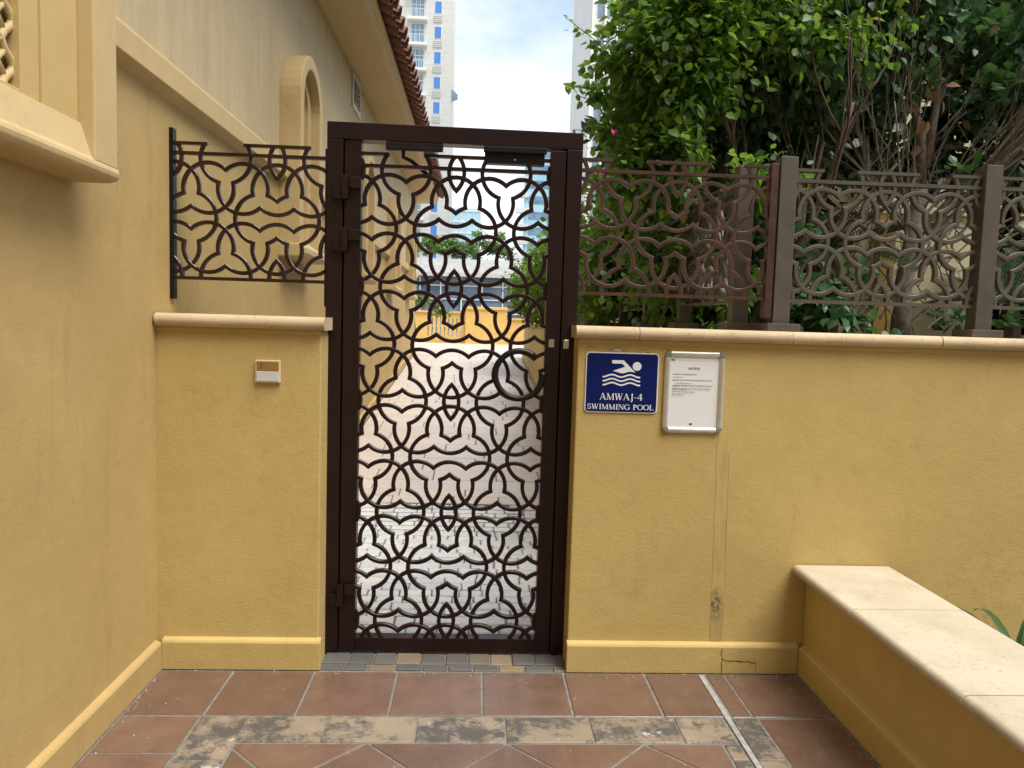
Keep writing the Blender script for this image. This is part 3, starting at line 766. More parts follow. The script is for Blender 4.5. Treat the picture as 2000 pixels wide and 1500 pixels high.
nf = thing('notice_frame', 'aluminium snap frame holding a printed white notice', 'frame')
FX0, FX1, FZ0, FZ1 = .801, 1.0585, 1.0575, 1.405
box('backing', 'alu', nf, FX0+.006, FX1-.006, YW-.006, YW-.0005, FZ0+.006, FZ1-.006)
def rail(nm, x0, x1, z0, z1, horiz):
    m = MB(); pr = [(0, 0), (0, .010), (.006, .0145), (.0125, .0155), (.019, .0135), (.0245, .007), (.0245, 0)]
    if horiz: 
        flip = z0 > 1.2
        m.prism([(YW-.001-p[1], (z1-p[0]) if flip else (z0+p[0])) for p in pr], 'x', x0, x1)
    else:
        flip = x0 > .9
        m.prism([((x1-p[0]) if flip else (x0+p[0]), YW-.001-p[1]) for p in pr], 'z', z0, z1)
    return m.build(nm, 'alu', nf, .0008, False, 1)
rail('rail', FX0+.025, FX1-.025, FZ1-.025, FZ1, True); rail('rail', FX0+.025, FX1-.025, FZ0, FZ0+.025, True)
rail('rail', FX0, FX0+.025, FZ0+.025, FZ1-.025, False); rail('rail', FX1-.025, FX1, FZ0+.025, FZ1-.025, False)
for sx, sz in ((0, 0), (1, 0), (0, 1), (1, 1)):
    cx = FX1-.0255 if sx else FX0+.0255; cz = FZ1-.0255 if sz else FZ0+.0255; pts = [(cx, cz)]
    a0 = {(1, 1): 0, (0, 1): 90, (0, 0): 180, (1, 0): 270}[(sx, sz)]
    pts += [(cx+.0265*cos(radians(a0+15*i)), cz+.0265*sin(radians(a0+15*i))) for i in range(7)]
    MB().prism(pts, 'y', YW-.0165, YW-.001).build('corner_cap', 'corner_plastic', nf, .004, False, 2)
pp = box('paper_sheet', 'paper', nf, FX0+.018, FX1-.018, YW-.0072, YW-.0062, FZ0+.018, FZ1-.018)
F = Flat(YW-.0074); FS = Flat(YW-.0074)
def pm(x, y):   # measured on the sheet, 0..1
    return (FX0+.0245+x*(FX1-FX0-.049), FZ1-.0245-y*(FZ1-FZ0-.049))
def words(Fx, x0, x1, y, h, dens=.9):
    h = h*1.35
    x = x0
    while x < x1:
        wl = random.uniform(.018, .06); e = min(x+wl, x1)
        a, b = pm(x, y), pm(e, y); Fx.line(a, b, h*random.uniform(.8, 1.1)); x = e+.011
words(F, .015, .09, .042, .006); F.m.build('letterhead', 'ink', pp); F = Flat(YW-.0074); FS.line(pm(.15, .045), pm(.99, .05), .0007)
for (x0, x1, y, h) in ((.06, .55, .245, .0028), (.06, .26, .285, .0020), (.06, .87, .325, .0020), (.06, .11, .335, .0018), (.12, .45, .368, .0019), (.06, .88, .402, .0022), (.06, .17, .413, .0018), (.06, .84, .448, .0022), (.06, .36, .459, .0018), (.06, .52, .495, .0020), (.06, .10, .522, .0016), (.06, .29, .535, .0024)): words(FS, x0, x1, y, h)
words(F, .44, .50, .955, .006)
F.m.build('footer_mark', 'ink', pp); FS.m.build('fine_print', 'ink_soft', pp)
tcu = bpy.data.curves.new('heading', 'FONT'); tcu.body = 'NOTICE'; tcu.size = .0135; tcu.offset = .0004; tcu.align_x = 'CENTER'
to = bpy.data.objects.new('heading_tmp', tcu); COL.objects.link(to); bpy.context.view_layer.update()
tm = bpy.data.meshes.new_from_object(to.evaluated_get(bpy.context.evaluated_depsgraph_get())); bpy.data.objects.remove(to)
tm.materials.clear(); tm.materials.append(MAT['ink']); hd_o = obj('heading', tm, pp); c = pm(.49, .175); hd_o.location = (c[0], YW-.0076, c[1]); hd_o.rotation_euler = (pi/2, 0, 0)

ic = thing('intercom', 'small cream wall switch box with brown and grey halves on left wall', 'intercom')
box('bezel', 'cream_plastic', ic, -.909, -.807, YW-.016, YW-.0005, 1.226, 1.320, .003)
box('upper_panel', 'brown_plastic', ic, -.903, -.813, YW-.0185, YW-.0162, 1.2765, 1.3145, .001)
box('lower_panel', 'grey_plastic', ic, -.903, -.813, YW-.0195, YW-.0162, 1.232, 1.2735, .002)
for q in range(3): box('indicator', 'dark_void', ic, -.886, -.881, YW-.0192, YW-.0186, 1.286+q*.009, 1.290+q*.009)

# ------------------------------------------------------------------ the villa on the left
vi = thing('villa', 'ochre villa along the left with arched niches, string course and clay tile eave', 'building')
XV = -1.315
box('lower_wall', 'paint_villa', vi, -7, XV, -3, 16.2, -.3, 2.450)
box('upper_wall', 'paint_villa_upper', vi, -7, XV-.001, -3, 16.2, 2.451, 3.985)
MB().prism([(XV-.004, 0), (-1.29, 0), (-1.29, .112), (-1.296, .121), (XV-.004, .132)], 'y', -3, 3.159).build('skirting', 'paint_villa', vi, .002)
MB().add([(XV-.004, 3.53, 0), (-1.29, 3.53, 0), (-1.29, 3.53, .115), (XV-.004, 3.53, .13), (XV-.004, Y0, 0), (-1.29, Y0, 0), (-1.29, Y0, .115), (XV-.004, Y0, .13), (XV-.004, 15.7, gz(15.7)), (-1.29, 15.7, gz(15.7)), (-1.29, 15.7, gz(15.7)+.115), (XV-.004, 15.7, gz(15.7)+.13)],
        [(0, 1, 2, 3), (0, 4, 5, 1), (1, 5, 6, 2), (2, 6, 7, 3), (3, 7, 4, 0), (4, 8, 9, 5), (5, 9, 10, 6), (6, 10, 11, 7), (7, 11, 8, 4), (8, 11, 10, 9)]).build('skirting', 'paint_villa', vi)
AY = [5.46, 8.42, 11.38, 14.34]; AW = .345
# string course, broken by the niches
edges = [2.56]+[v for y in AY for v in (y-AW, y+AW)]+[16.2]
for a, b in zip(edges[::2], edges[1::2]):
    MB().prism([(XV-.003, 2.385), (XV+.05, 2.408), (XV+.055, 2.412), (XV+.055, 2.50), (XV+.05, 2.515), (XV-.003, 2.53)], 'y', a+.002, b-.002).build('string_course', 'paint_smooth', vi, .003)
def arch_ring(hw0, hw1, zb, zs, x0, x1, n=18):
    """arched band between half widths hw1 (inner) and hw0 (outer)"""
    m = MB(); pts = []
    def outline(hw): return [(-hw, zb)]+[(-hw*cos(pi*i/n), zs+hw*sin(pi*i/n)) for i in range(n+1)]+[(hw, zb)]
    o, i_ = outline(hw0), outline(hw1); N = len(o); vs = []
    for x in (x0, x1):
        vs += [(x, p[0], p[1]) for p in o]+[(x, p[0], p[1]) for p in i_]
    fs = []
    for q in range(N-1):
        fs += [(2*N+q, 2*N+q+1, 3*N+q+1, 3*N+q), (q, N+q, N+q+1, q+1), (q, q+1, 2*N+q+1, 2*N+q), (N+q, 3*N+q, 3*N+q+1, N+q+1)]
    fs += [(0, 2*N, 3*N, N), (N-1, 2*N-1, 4*N-1, 3*N-1)]
    return m.add(vs, fs)
protos = None
for y in AY:
    if protos is None:
        a = arch_ring(AW, .255, 1.98, 2.94, -.004, .139).mesh('niche_surround', 'paint_smooth', .008, False, 2)
        b = arch_ring(.253, .165, 2.02, 2.94, -.004, .075).mesh('niche_inner_ring', 'paint_smooth', .006, False, 2)
        c = MB().prism([(-.004, 1.90), (.15, 1.90), (.165, 1.93), (.165, 1.965), (.15, 1.985), (-.004, 1.985)], 'y', -AW-.03, AW+.03).mesh('niche_sill', 'paint_smooth', .008)
        d = MB().prism([(-.003, 1.986), (.135, 1.986), (-.003, 2.08)], 'y', -.254, .254).mesh('niche_slope', 'coping_pale', 0)
        e = MB().box(-.006, .004, -.164, .164, 2.0, 3.1).mesh('niche_panel', 'paint_smooth_deep')
        protos = (a, b, c, d, e)
    s = obj('arched_niche', protos[0], vi); s.location = (XV, y, 0)
    for me_, nm in zip(protos[1:], ('inner_ring', 'sill', 'sill_slope', 'back_panel')): obj(nm, me_, s)
box('added_upper_blocker', 'paint_villa', vi, -7, -1.9, -9, 2.2, 4.6, 9.5)  # unseen block added above the villa to darken the left side of the courtyard
box('rear_wing', 'paint_villa', vi, -7, XV, -9, -3.001, -.3, 4.5)
# vent
vt = box('vent', 'louver', vi, XV-.002, XV+.018, 7.87, 8.37, 3.63, 4.0 - .02, .004)
box('vent_opening', 'dark_void', vt, XV+.010, XV+.0195, 7.93, 8.31, 3.69, 3.92)
for q in range(5):
    z = 3.70+q*.045; MB().prism([(XV+.018, z), (XV+.034, z-.012), (XV+.036, z-.008), (XV+.020, z+.022)], 'y', 7.932, 8.308).build('slat', 'louver', vt)
# eave
MB().prism([(XV-.5, 3.987), (-.965, 3.992), (-.945, 4.0), (-.925, 4.03), (-.895, 4.05), (-.885, 4.075), (-.885, 4.10), (XV-.5, 4.16)], 'y', -3.2, 16.45).build('eave', 'paint_smooth', vi)
ro = MB().prism([(-.888, 4.101), (-.888, 4.135), (-4.0, 5.33), (-7.3, 4.12), (-7.3, 4.0), (XV-.5, 4.161)], 'y', -3.25, 16.5).build('roof', 'clay', vi)
def barrel(r0, r1, L, th, up):
    m = MB(); vs = []; n = 8
    for (xx, r) in ((0, r0), (-L, r1)):
        for rr in (r, r-th):
            for i in range(n+1):
                t = pi*i/n; vs.append((xx, rr*cos(t), rr*sin(t)*(1 if up else -.7)))
    k1 = n+1; fs = []
    for i in range(n):
        fs += [(i, i+1, 2*k1+i+1, 2*k1+i), (k1+i, 3*k1+i, 3*k1+i+1, k1+i+1), (i, k1+i, k1+i+1, i+1), (2*k1+i, 2*k1+i+1, 3*k1+i+1, 3*k1+i)]
    fs += [(0, 2*k1, 3*k1, k1), (n, k1+n, 3*k1+n, 2*k1+n)]
    return m.add(vs, fs)
cov = barrel(.088, .070, .42, .014, True).mesh('cover_tile', 'clay', 0, False); pan = barrel(.095, .08, .42, .014, False).mesh('pan_tile', 'clay', 0, False)
sl = math.atan2(5.33-4.125, 3.2); yy = 2.4; 
while yy < 16.4:
    for q in range(2):
        o = obj('roof_tile', cov, ro); L_ = .36*q
        o.location = (-.748-L_*cos(sl)+random.uniform(-.006, .006), yy+random.uniform(-.004, .004), 4.135+L_*sin(sl)+.012*q); o.rotation_euler = (random.uniform(-.03, .03), sl+random.uniform(-.02, .01), random.uniform(-.02, .02))
    o = obj('roof_tile', pan, ro); o.location = (-.765, yy+.1175, 4.155); o.rotation_euler = (0, sl, 0)
    yy += .235
# bay window with carved screen
XB, XI = -1.17, -1.218
bay = box('window_bay', 'paint_smooth_deep', vi, XV-.01, XI-.06, .2, 2.55, 1.95, 3.6)
box('jamb', 'paint_smooth', bay, XI-.062, XB, 2.405, 2.551, 1.955, 3.6, .006)
box('screen_border', 'paint_smooth_deep', bay, XI-.061, XI, 2.216, 2.404, 1.955, 3.6, .003)
box('screen_border', 'paint_smooth_deep', bay, XI-.061, XI-.008, 2.128, 2.2155, 1.955, 3.6, .003)
box('screen_border', 'paint_smooth_deep', bay, XI-.061, XI-.009, .3, 2.1275, 1.955, 2.082, .003)
box('screen_void', 'dark_void', bay, XI-.0595, XI-.056, .3, 2.127, 2.083, 3.6)
m = MB()
for i in range(10):
    for j in range(9):
        cy, cz = 2.068-.118*i, 2.14+.118*j
        for dy in (0,):
            pts = []
            for q in range(25):
                t = 2*pi*q/24; r = .058*(1+.16*cos(4*t)); pts.append((XI-.035, cy+r*cos(t), cz+r*sin(t)))
            m.tube(pts, .012, 8, False)
            for t in (pi/4, 3*pi/4): m.tube([(XI-.035, cy-.05*cos(t), cz-.05*sin(t)), (XI-.035, cy+.05*cos(t), cz+.05*sin(t))], .009, 6)
m.build('carved_screen', 'paint_smooth', bay, 0, True)
sp_ = [(XV-.01, 1.913), (XB-.025, 1.913), (XB-.006, 1.918), (XB+.003, 1.929), (XB+.005, 1.942), (XB+.001, 1.955), (XB-.010, 1.965), (XI+.006, 2.066), (XI-.03, 2.072)]
MB().prism(sp_, 'y', .15, 2.554).build('sill', 'paint_smooth', bay, .004, False, 2)

# unseen block added behind the camera to cut skylight on the courtyard
bb = thing('added_rear_blocker', 'unseen ochre block added behind the viewpoint to cut skylight on the courtyard', 'building')
box('wall', 'paint_villa', bb, -30, 24, -24, -9.4, -.3, 10.5)
box('cornice', 'paint_smooth', bb, -30.3, 24.3, -24.3, -9.1, 10.51, 10.9)
for i in range(12):
    for j in range(2): box('window', 'glass_grey', bb, -22+i*3.6, -20.6+i*3.6, -9.42, -9.36, 3.5+j*3.3, 5.3+j*3.3)

# ------------------------------------------------------------------ far wall and buildings
fw = thing('parapet_wall', 'sunlit yellow parapet wall with narrow slots across the end of the path', 'wall')
FY = 25.3
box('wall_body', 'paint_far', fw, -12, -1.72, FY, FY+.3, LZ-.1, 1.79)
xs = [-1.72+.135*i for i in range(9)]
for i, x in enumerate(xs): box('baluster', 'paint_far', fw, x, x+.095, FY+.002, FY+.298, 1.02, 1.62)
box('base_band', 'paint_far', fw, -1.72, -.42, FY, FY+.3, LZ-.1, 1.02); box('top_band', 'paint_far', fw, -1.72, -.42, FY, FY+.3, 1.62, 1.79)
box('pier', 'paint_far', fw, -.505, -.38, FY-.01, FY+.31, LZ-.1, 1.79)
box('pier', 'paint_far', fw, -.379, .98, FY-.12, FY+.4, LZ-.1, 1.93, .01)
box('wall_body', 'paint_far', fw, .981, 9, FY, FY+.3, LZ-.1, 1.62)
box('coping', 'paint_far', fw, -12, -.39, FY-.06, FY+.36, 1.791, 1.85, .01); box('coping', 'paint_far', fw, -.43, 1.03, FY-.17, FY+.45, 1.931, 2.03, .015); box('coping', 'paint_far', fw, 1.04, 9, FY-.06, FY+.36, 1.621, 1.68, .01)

to_ = thing('residential_tower', 'pale stone residential tower with blue windows rising behind the villa roof', 'building')
box('wall', 'tower_wall', to_, -19, -4.45, 110, 124, -.3, 78)
for i in range(20):
    z = 6.6+i*3.42
    wdw = box('window', 'glass_deep', to_, -6.95, -6.05, 109.93, 109.99, z+.2, z+1.75)
    box('frame', 'white_paint', wdw, -7.05, -5.95, 109.97, 109.999, z+.1, z+1.85)
    lv = box('louver_panel', 'louver', to_, -7.1, -5.95, 109.90, 109.995, z-1.1, z-.05)
    for q in range(4): box('slat', 'far_block', lv, -7.12, -5.93, 109.86, 109.897, z-1.05+q*.25, z-.95+q*.25)
    wdw = box('window', 'glass_blue', to_, -10.15, -8.5, 109.93, 109.99, z-.4, z+1.95)
    for q in range(2): box('mullion', 'white_paint', wdw, -9.62+q*.55, -9.55+q*.55, 109.90, 109.928, z-.4, z+1.95)
    box('transom', 'white_paint', wdw, -10.15, -8.5, 109.89, 109.899, z+1.1, z+1.2)
    bl = box('balcony', 'white_paint', to_, -10.75, -7.95, 108.9, 109.99, z-1.15, z-.75, .05)
    for q in range(9): box('rail_bar', 'balcony_rail', bl, -10.7+q*.335, -10.64+q*.335, 108.93, 108.98, z-.75, z+.25)
    box('handrail', 'balcony_rail', bl, -10.7, -8.0, 108.92, 108.99, z+.26, z+.33)
    box('window', 'glass_blue', to_, -13.6, -11.9, 109.93, 109.99, z-.4, z+1.95)
MB().prism([(-4.44, 33.0), (-4.44, 34.4), (-3.5, 33.55), (-3.6, 33.3)], 'y', 110.5, 112).build('corner_ledge', 'glass_blue', to_)

rt = thing('patterned_tower', 'blue grey tower with grid facade behind the bush', 'building')
box('wall', 'far_block_pale', rt, 12.25, 34, 90, 108, -.3, 70)
for i in range(22):
    for j in range(7):
        z = 4+i*3.0; x = 13.0+j*2.9
        wd = box('window', 'glass_grey', rt, x, x+1.5, 89.9, 89.99, z, z+2.0) if j < 3 else None
for j in range(8): box('fin', 'white_paint', rt, 12.3+j*1.45, 12.55+j*1.45, 89.5, 89.98, 0, 70)
gt = thing('glass_tower', 'small bright cyan glass tower far beyond the podium roof', 'building')
box('wall', 'glass_cyan', gt, -9.3, .4, 220, 232, -.3, 34)
for i in range(11): box('floor_band', 'far_block_pale', gt, -9.35, .45, 219.8, 219.99, 2+i*3.1, 2.35+i*3.1)
for i in range(6): box('mullion', 'far_block_pale', gt, -9.2+i*1.85, -9.0+i*1.85, 219.75, 219.79, 0, 34)
gt2 = thing('glass_tower', 'blue glass tower with white balconies seen beside the right gate stile', 'building')
box('wall', 'glass_cyan', gt2, 8.6, 22, 150, 165, -.3, 37)
for i in range(12):
    bl = box('balcony', 'far_block_pale', gt2, 6.9, 9.4, 148.6, 149.99, 2+i*3.0, 2.9+i*3.0)
    box('window_band', 'glass_blue', gt2, 9.5, 21.8, 149.9, 149.99, 1+i*3.0, 2.4+i*3.0)
pb = thing('podium_building', 'low building with grey tiled roof and tall glass front beyond the path', 'building')
box('wall', 'glass_grey', pb, -16, 6, 60, 75, -.3, 5.0)
for i in range(14): box('mullion', 'white_paint', pb, -15.9+i*1.62, -15.8+i*1.62, 59.85, 59.99, -.3, 5.0)
for z in (1.1, 2.2, 3.25, 4.3): box('transom', 'white_paint', pb, -16, 6, 59.88, 59.985, z, z+.08)
for i in range(5): 
    z = 5.02+i*.33; box('roof_course', 'tile_roof_pale', pb, -16.4, 6.4, 59.2+i*.9, 62+i*.9, z, z+.26); box('roof_batten', 'far_block', pb, -16.4, 6.4, 59.35+i*.9, 62+i*.9, z+.261, z+.329)
box('roof_deck', 'tile_roof_pale', pb, -16.2, 6.2, 63.8, 76, 5.0, 6.6)

v2 = thing('cream_villa', 'tall cream villa wall with window standing behind the hedge', 'building')
box('wall', 'paint_cream', v2, 3.55, 14, 8.6, 14, 0, 7.0); box('shaded_strip', 'paint_front', v2, 4.18, 4.5, 8.35, 8.598, 0, 7.0)  # ochre strip puts the shaded side of the cream wall into its colour
gw = thing('garden_wall', 'cream garden wall with its shaded side painted as an ochre strip, glimpsed through the tan lattice fence', 'wall')
box('wall_body', 'paint_cream', gw, 2.90, 3.98, 5.98, 6.16, 1.3, 2.46, .006); box('shaded_strip', 'paint_far', gw, 3.16, 3.30, 5.93, 5.979, 1.3, 2.40, .004); box('coping', 'paint_cream', gw, 2.87, 4.01, 5.95, 6.19, 2.461, 2.52, .008)  # shade on one side of the cream wall painted as an ochre strip
wv = box('window', 'glass_cyan', v2, 5.3, 5.95, 8.55, 8.597, 2.45, 3.2); box('frame', 'white_paint', wv, 5.24, 6.01, 8.56, 8.599, 2.38, 3.27)

# ------------------------------------------------------------------ plants
LV = np.array([(0, 0, 0), (-.30, .26, .07), (.30, .26, .07), (-.27, .58, .05), (.27, .58, .05), (0, 1, -.06), (0, .30, 0), (0, .65, 0)])
LF = [(0, 2, 6), (0, 6, 1), (2, 4, 7, 6), (1, 6, 7, 3), (4, 5, 7), (3, 7, 5)]
OV = np.array([(0, 0, 0), (-.16, .35, .05), (.16, .35, .05), (-.30, .72, .04), (.30, .72, .04), (0, 1, -.03), (0, .38, 0), (0, .75, 0)])
def rand_rot(n, outward, droop=.5, spread=.8):
    """leaf frames: y = leaf axis (pointing out and down), z = leaf normal"""
    ax = outward+np.random.normal(0, spread, (n, 3)); ax[:, 2] -= droop
    ax /= np.linalg.norm(ax, axis=1)[:, None]
    nr = np.random.normal(0, .55, (n, 3)); nr[:, 2] += 1.0
    xx = np.cross(ax, nr); xx /= (np.linalg.norm(xx, axis=1)[:, None]+1e-9); zz = np.cross(xx, ax)
    return np.stack([xx, ax, zz], axis=2)
def leaf_mesh(name, mat, P, Rm, S, base=LV):
    n = len(P); k1 = len(base)
    V = (np.einsum('nij,kj->nki', Rm, base)*S[:, None, None]+P[:, None, :]).reshape(-1, 3)
    me = bpy.data.meshes.new(name)
    lens = [len(f) for f in LF]; flat = np.array([i for f in LF for i in f]); nl = len(flat)
    me.vertices.add(len(V)); me.vertices.foreach_set('co', V.ravel())
    me.loops.add(nl*n); me.loops.foreach_set('vertex_index', (flat[None, :]+(np.arange(n)*k1)[:, None]).ravel())
    st = np.cumsum([0]+lens[:-1]); me.polygons.add(len(lens)*n)
    me.polygons.foreach_set('loop_start', (st[None, :]+(np.arange(n)*nl)[:, None]).ravel())
    me.polygons.foreach_set('loop_total', np.tile(lens, n)); me.update(calc_edges=True); me.validate()
    me.materials.append(MAT[mat]); return me
def blob_points(blobs):
    P = []; O = []
    for (c, r, n, shell) in blobs:
        d = np.random.normal(size=(n, 3)); d /= np.linalg.norm(d, axis=1)[:, None]
        # clump the directions so the outline stays uneven
        k0 = max(6, n//45); cd_ = np.random.normal(size=(k0, 3)); cd_ /= np.linalg.norm(cd_, axis=1)[:, None]; cr = np.random.uniform(.78, 1.18, k0)
        a = np.random.randint(0, k0, n); d = cd_[a]+np.random.normal(0, .22, (n, 3)); d /= np.linalg.norm(d, axis=1)[:, None]
        rad = np.random.uniform(shell, 1.0, n)*cr[a]
        P.append(np.array(c)+d*rad[:, None]*np.array(r)); O.append(d)
    return np.concatenate(P), np.concatenate(O)
def leafy(parent, mat, blobs, size, droop=.5, base=LV, singles=0, mat_one=None, eye=(0, 0, 1.5), keep=None):
    P, O = blob_points(blobs)
    if keep is not None:
        kk = keep(P); P, O = P[kk], O[kk]
    n = len(P); Rm = rand_rot(n, O*.9, droop); S = np.random.uniform(size*.6, size*1.25, n)
    if singles:
        # nearest leaves to the viewer are objects of their own
        dist = np.linalg.norm(P-np.array(eye), axis=1); order = np.argsort(dist)[:singles*3]; order = np.random.permutation(order)[:singles]
        me1 = bpy.data.meshes.new('leaf'); me1.from_pydata([tuple(v) for v in base], [], LF); me1.materials.append(MAT[mat_one])
        for i in order:
            o = obj('leaf', me1, parent); Mx = Matrix.Identity(4)
            for a in range(3):
                for b in range(3): Mx[a][b] = Rm[i][a][b]*S[i]
                Mx[a][3] = P[i][a]
            o.matrix_local = Mx
        mask = np.ones(n, bool); mask[order] = False; P, Rm, S = P[mask], Rm[mask], S[mask]
    return stuff(obj('foliage', leaf_mesh('foliage', mat, P, Rm, S, base), parent))
def branch(m, p, d, length, r, depth, spread=.5, up=.15, n=6, kids=3, tips=None):
    p = Vector(p); d = Vector(d).normalized(); pts = [p.copy()]; rr = [r]
    for i in range(n):
        d = (d+Vector((random.gauss(0, .12), random.gauss(0, .12), random.gauss(0, .09)+up*.15))).normalized()
        p = p+d*length/n; pts.append(p.copy()); rr.append(r*(1-.6*(i+1)/n))
        if depth > 0 and i >= 1 and random.random() < kids/n:
            dd = (d+Vector((random.gauss(0, spread), random.gauss(0, spread), random.gauss(.1, spread*.7)))).normalized()
            branch(m, p, dd, length*random.uniform(.5, .8), rr[-1]*.62, depth-1, spread, up, n, kids, tips)
    m.tube(pts, rr, 6 if r > .012 else 4)
    if tips is not None: tips.append((p, d))

# bougainvillea nearest the gate
bo = thing('bougainvillea', 'large bright green bougainvillea bush spilling over the fence beside the gate', 'shrub')
m = MB()
for (bx_, by_, an) in ((1.78, 4.75, (-.2, 0, 1)), (1.74, 4.75, (.15, .05, 1)), (1.76, 4.76, (.55, .1, .9)), (1.74, 4.74, (-.45, .1, .9)), (1.8, 4.78, (.1, -.2, 1)), (1.6, 4.9, (-.25, 0, .9))):
    branch(m, (bx_, by_, 1.40), an, random.uniform(1.2, 1.6), .030, 2, .42, .5, 8, 4)
m.build('stem', 'bark', bo, 0, True)
leafy(bo, 'leaf_boug', [((1.15, 4.55, 3.2), (.50, .5, .62), 4300, .4), ((1.45, 4.6, 3.55), (.5, .55, .5), 3000, .4), ((1.02, 4.75, 2.5), (.33, .5, .5), 1900, .35), ((1.22, 5.0, 1.95), (.32, .7, .45), 1500, .2),
      ((1.15, 4.5, 2.5), (.3, .35, .3), 600, .2), ((1.45, 4.25, 1.75), (.25, .3, .3), 350, .1), ((1.5, 4.3, 2.35), (.35, .35, .16), 420, .1),
      ((1.95, 4.45, 3.3), (.5, .3, .4), 620, .2), ((2.3, 4.5, 3.6), (.5, .3, .3), 300, .2), ((.70, 4.45, 3.0), (.2, .15, .08), 60, .0), ((.66, 4.42, 2.82), (.18, .12, .06), 46, 0), ((.72, 4.4, 2.62), (.14, .12, .07), 40, 0)],
      .067, .55, LV, 300, 'leaf_boug_one', keep=lambda P: (P[:, 1] > 3.42) & (P[:, 0] > .40))
m = MB()
for (a, b) in (((.80, 4.5, 3.0), (.44, 4.32, 3.20)), ((.8, 4.5, 2.82), (.45, 4.3, 2.83)), ((.8, 4.5, 2.6), (.52, 4.35, 2.60))):
    m.tube([a, ((a[0]+b[0])/2, (a[1]+b[1])/2, (a[2]+b[2])/2+.02), b], [.004, .003, .002], 4)
m.build('twig', 'bark', bo)
tw = []
for (a, b, nn) in (((.80, 4.5, 3.0), (.44, 4.32, 3.20), 26), ((.8, 4.5, 2.82), (.45, 4.3, 2.83), 30), ((.8, 4.5, 2.6), (.52, 4.35, 2.60), 24)):
    for i in range(nn):
        nn2 = nn; t = (i+.5)/nn2; tw.append(([a[q]+(b[q]-a[q])*t+random.gauss(0, .012) for q in range(3)], .085-.05*t))
P = np.array([t[0] for t in tw]); stuff(obj('twig_leaves', leaf_mesh('twig_leaves', 'leaf_boug', P, rand_rot(len(P), np.tile([-.3, -.2, -.3], (len(P), 1)), .5), np.array([t[1] for t in tw])), bo))
for c in ((.66, 4.1, 2.31), (.60, 3.95, 2.02), (.72, 4.2, 2.55), (.60, 4.0, 2.29)):
    pm_ = MB()
    for q in range(5):
        t = random.uniform(0, 6.28); u = random.uniform(-.5, 1); v = [Vector((cos(t+e)*.016, sin(t+e)*.016, u*.012+dz)) for e, dz in ((-.5, 0), (.5, 0), (0, .018))]
        pm_.add([c]+[Vector(c)+x for x in v], [(0, 1, 3), (0, 3, 2)])
    pm_.build('flower', 'pink', bo)
wt = thing('wild_fig_tree', 'dark green leafy tree over the hollow behind the tan post', 'tree')
m = MB()
for q in range(3): branch(m, (2.05+random.uniform(-.06, .06), 5.3, 1.4), (random.uniform(-.35, .3), random.uniform(-.1, .1), 1), 1.9, .026, 2, .35, .5, 8, 2.5)
m.build('trunk', 'bark', wt)
leafy(wt, 'leaf_ficus', [((1.95, 4.9, 3.35), (.6, .5, .55), 2600, .3), ((2.45, 5.0, 3.7), (.75, .55, .7), 2600, .3), ((1.75, 5.3, 2.85), (.55, .4, .4), 1200, .2), ((2.3, 5.5, 2.9), (.5, .4, .5), 1100, .2)], .085, .5, LV, 120, 'leaf_ficus_one')
# the same kind further along the path
lab = ['bougainvillea hedge plant behind the second fence bay', 'bougainvillea with orange tinted leaves midway along the path fence', 'farthest bougainvillea at the end of the path fence']
for i, (y, s) in enumerate(((7.2, 1.0), (10.2, .95), (13.3, .9))):
    b2 = thing('bougainvillea', lab[i], 'shrub', 'bougainvilleas along the path fence')
    m = MB()
    for q in range(4): branch(m, (1.75+random.uniform(-.1, .1), y+random.uniform(-.3, .3), 1.4), (random.uniform(-.5, .3), random.uniform(-.3, .3), 1), 1.1, .025, 1, .5, .4, 6, 3)
    m.build('stem', 'bark', b2)
    leafy(b2, 'leaf_boug', [((1.25-.12*i, y, 2.4*s), (.52, 1.3, .6), 2800, .4), ((1.5-.1*i, y+.3, 1.85), (.5, 1.4, .5), 1600, .3), ((1.1-.12*i, y-.3, 1.95), (.30, .9, .45), 1100, .2)], .085, .5)
# dense hedge behind
he = thing('tall_hedge', 'dense dark green hedge filling the back of the planting bed', 'hedge')
m = MB()
for q in range(9): branch(m, (1.8+q*.75, 6.4+random.uniform(-.2, .2), 1.4), (random.uniform(-.3, .3), 0, 1), 2.4, .03, 1, .4, .5, 6, 3)
m.build('stem', 'bark', he)
hb = []
for q in range(11):
    x = 1.6+q*.58
    for z in (1.8, 2.5, 3.2, 3.9, 4.6, 5.3): hb.append(((x+random.uniform(-.1, .1), 6.5+random.uniform(-.2, .2), z), (.55, .5, .55), 760, .05))
leafy(he, 'leaf_dark', hb, .135, .4, LV, keep=lambda P: ~((P[:, 2] < 2.75) & (P[:, 0] > 2.95) & (P[:, 0] < 4.3)))
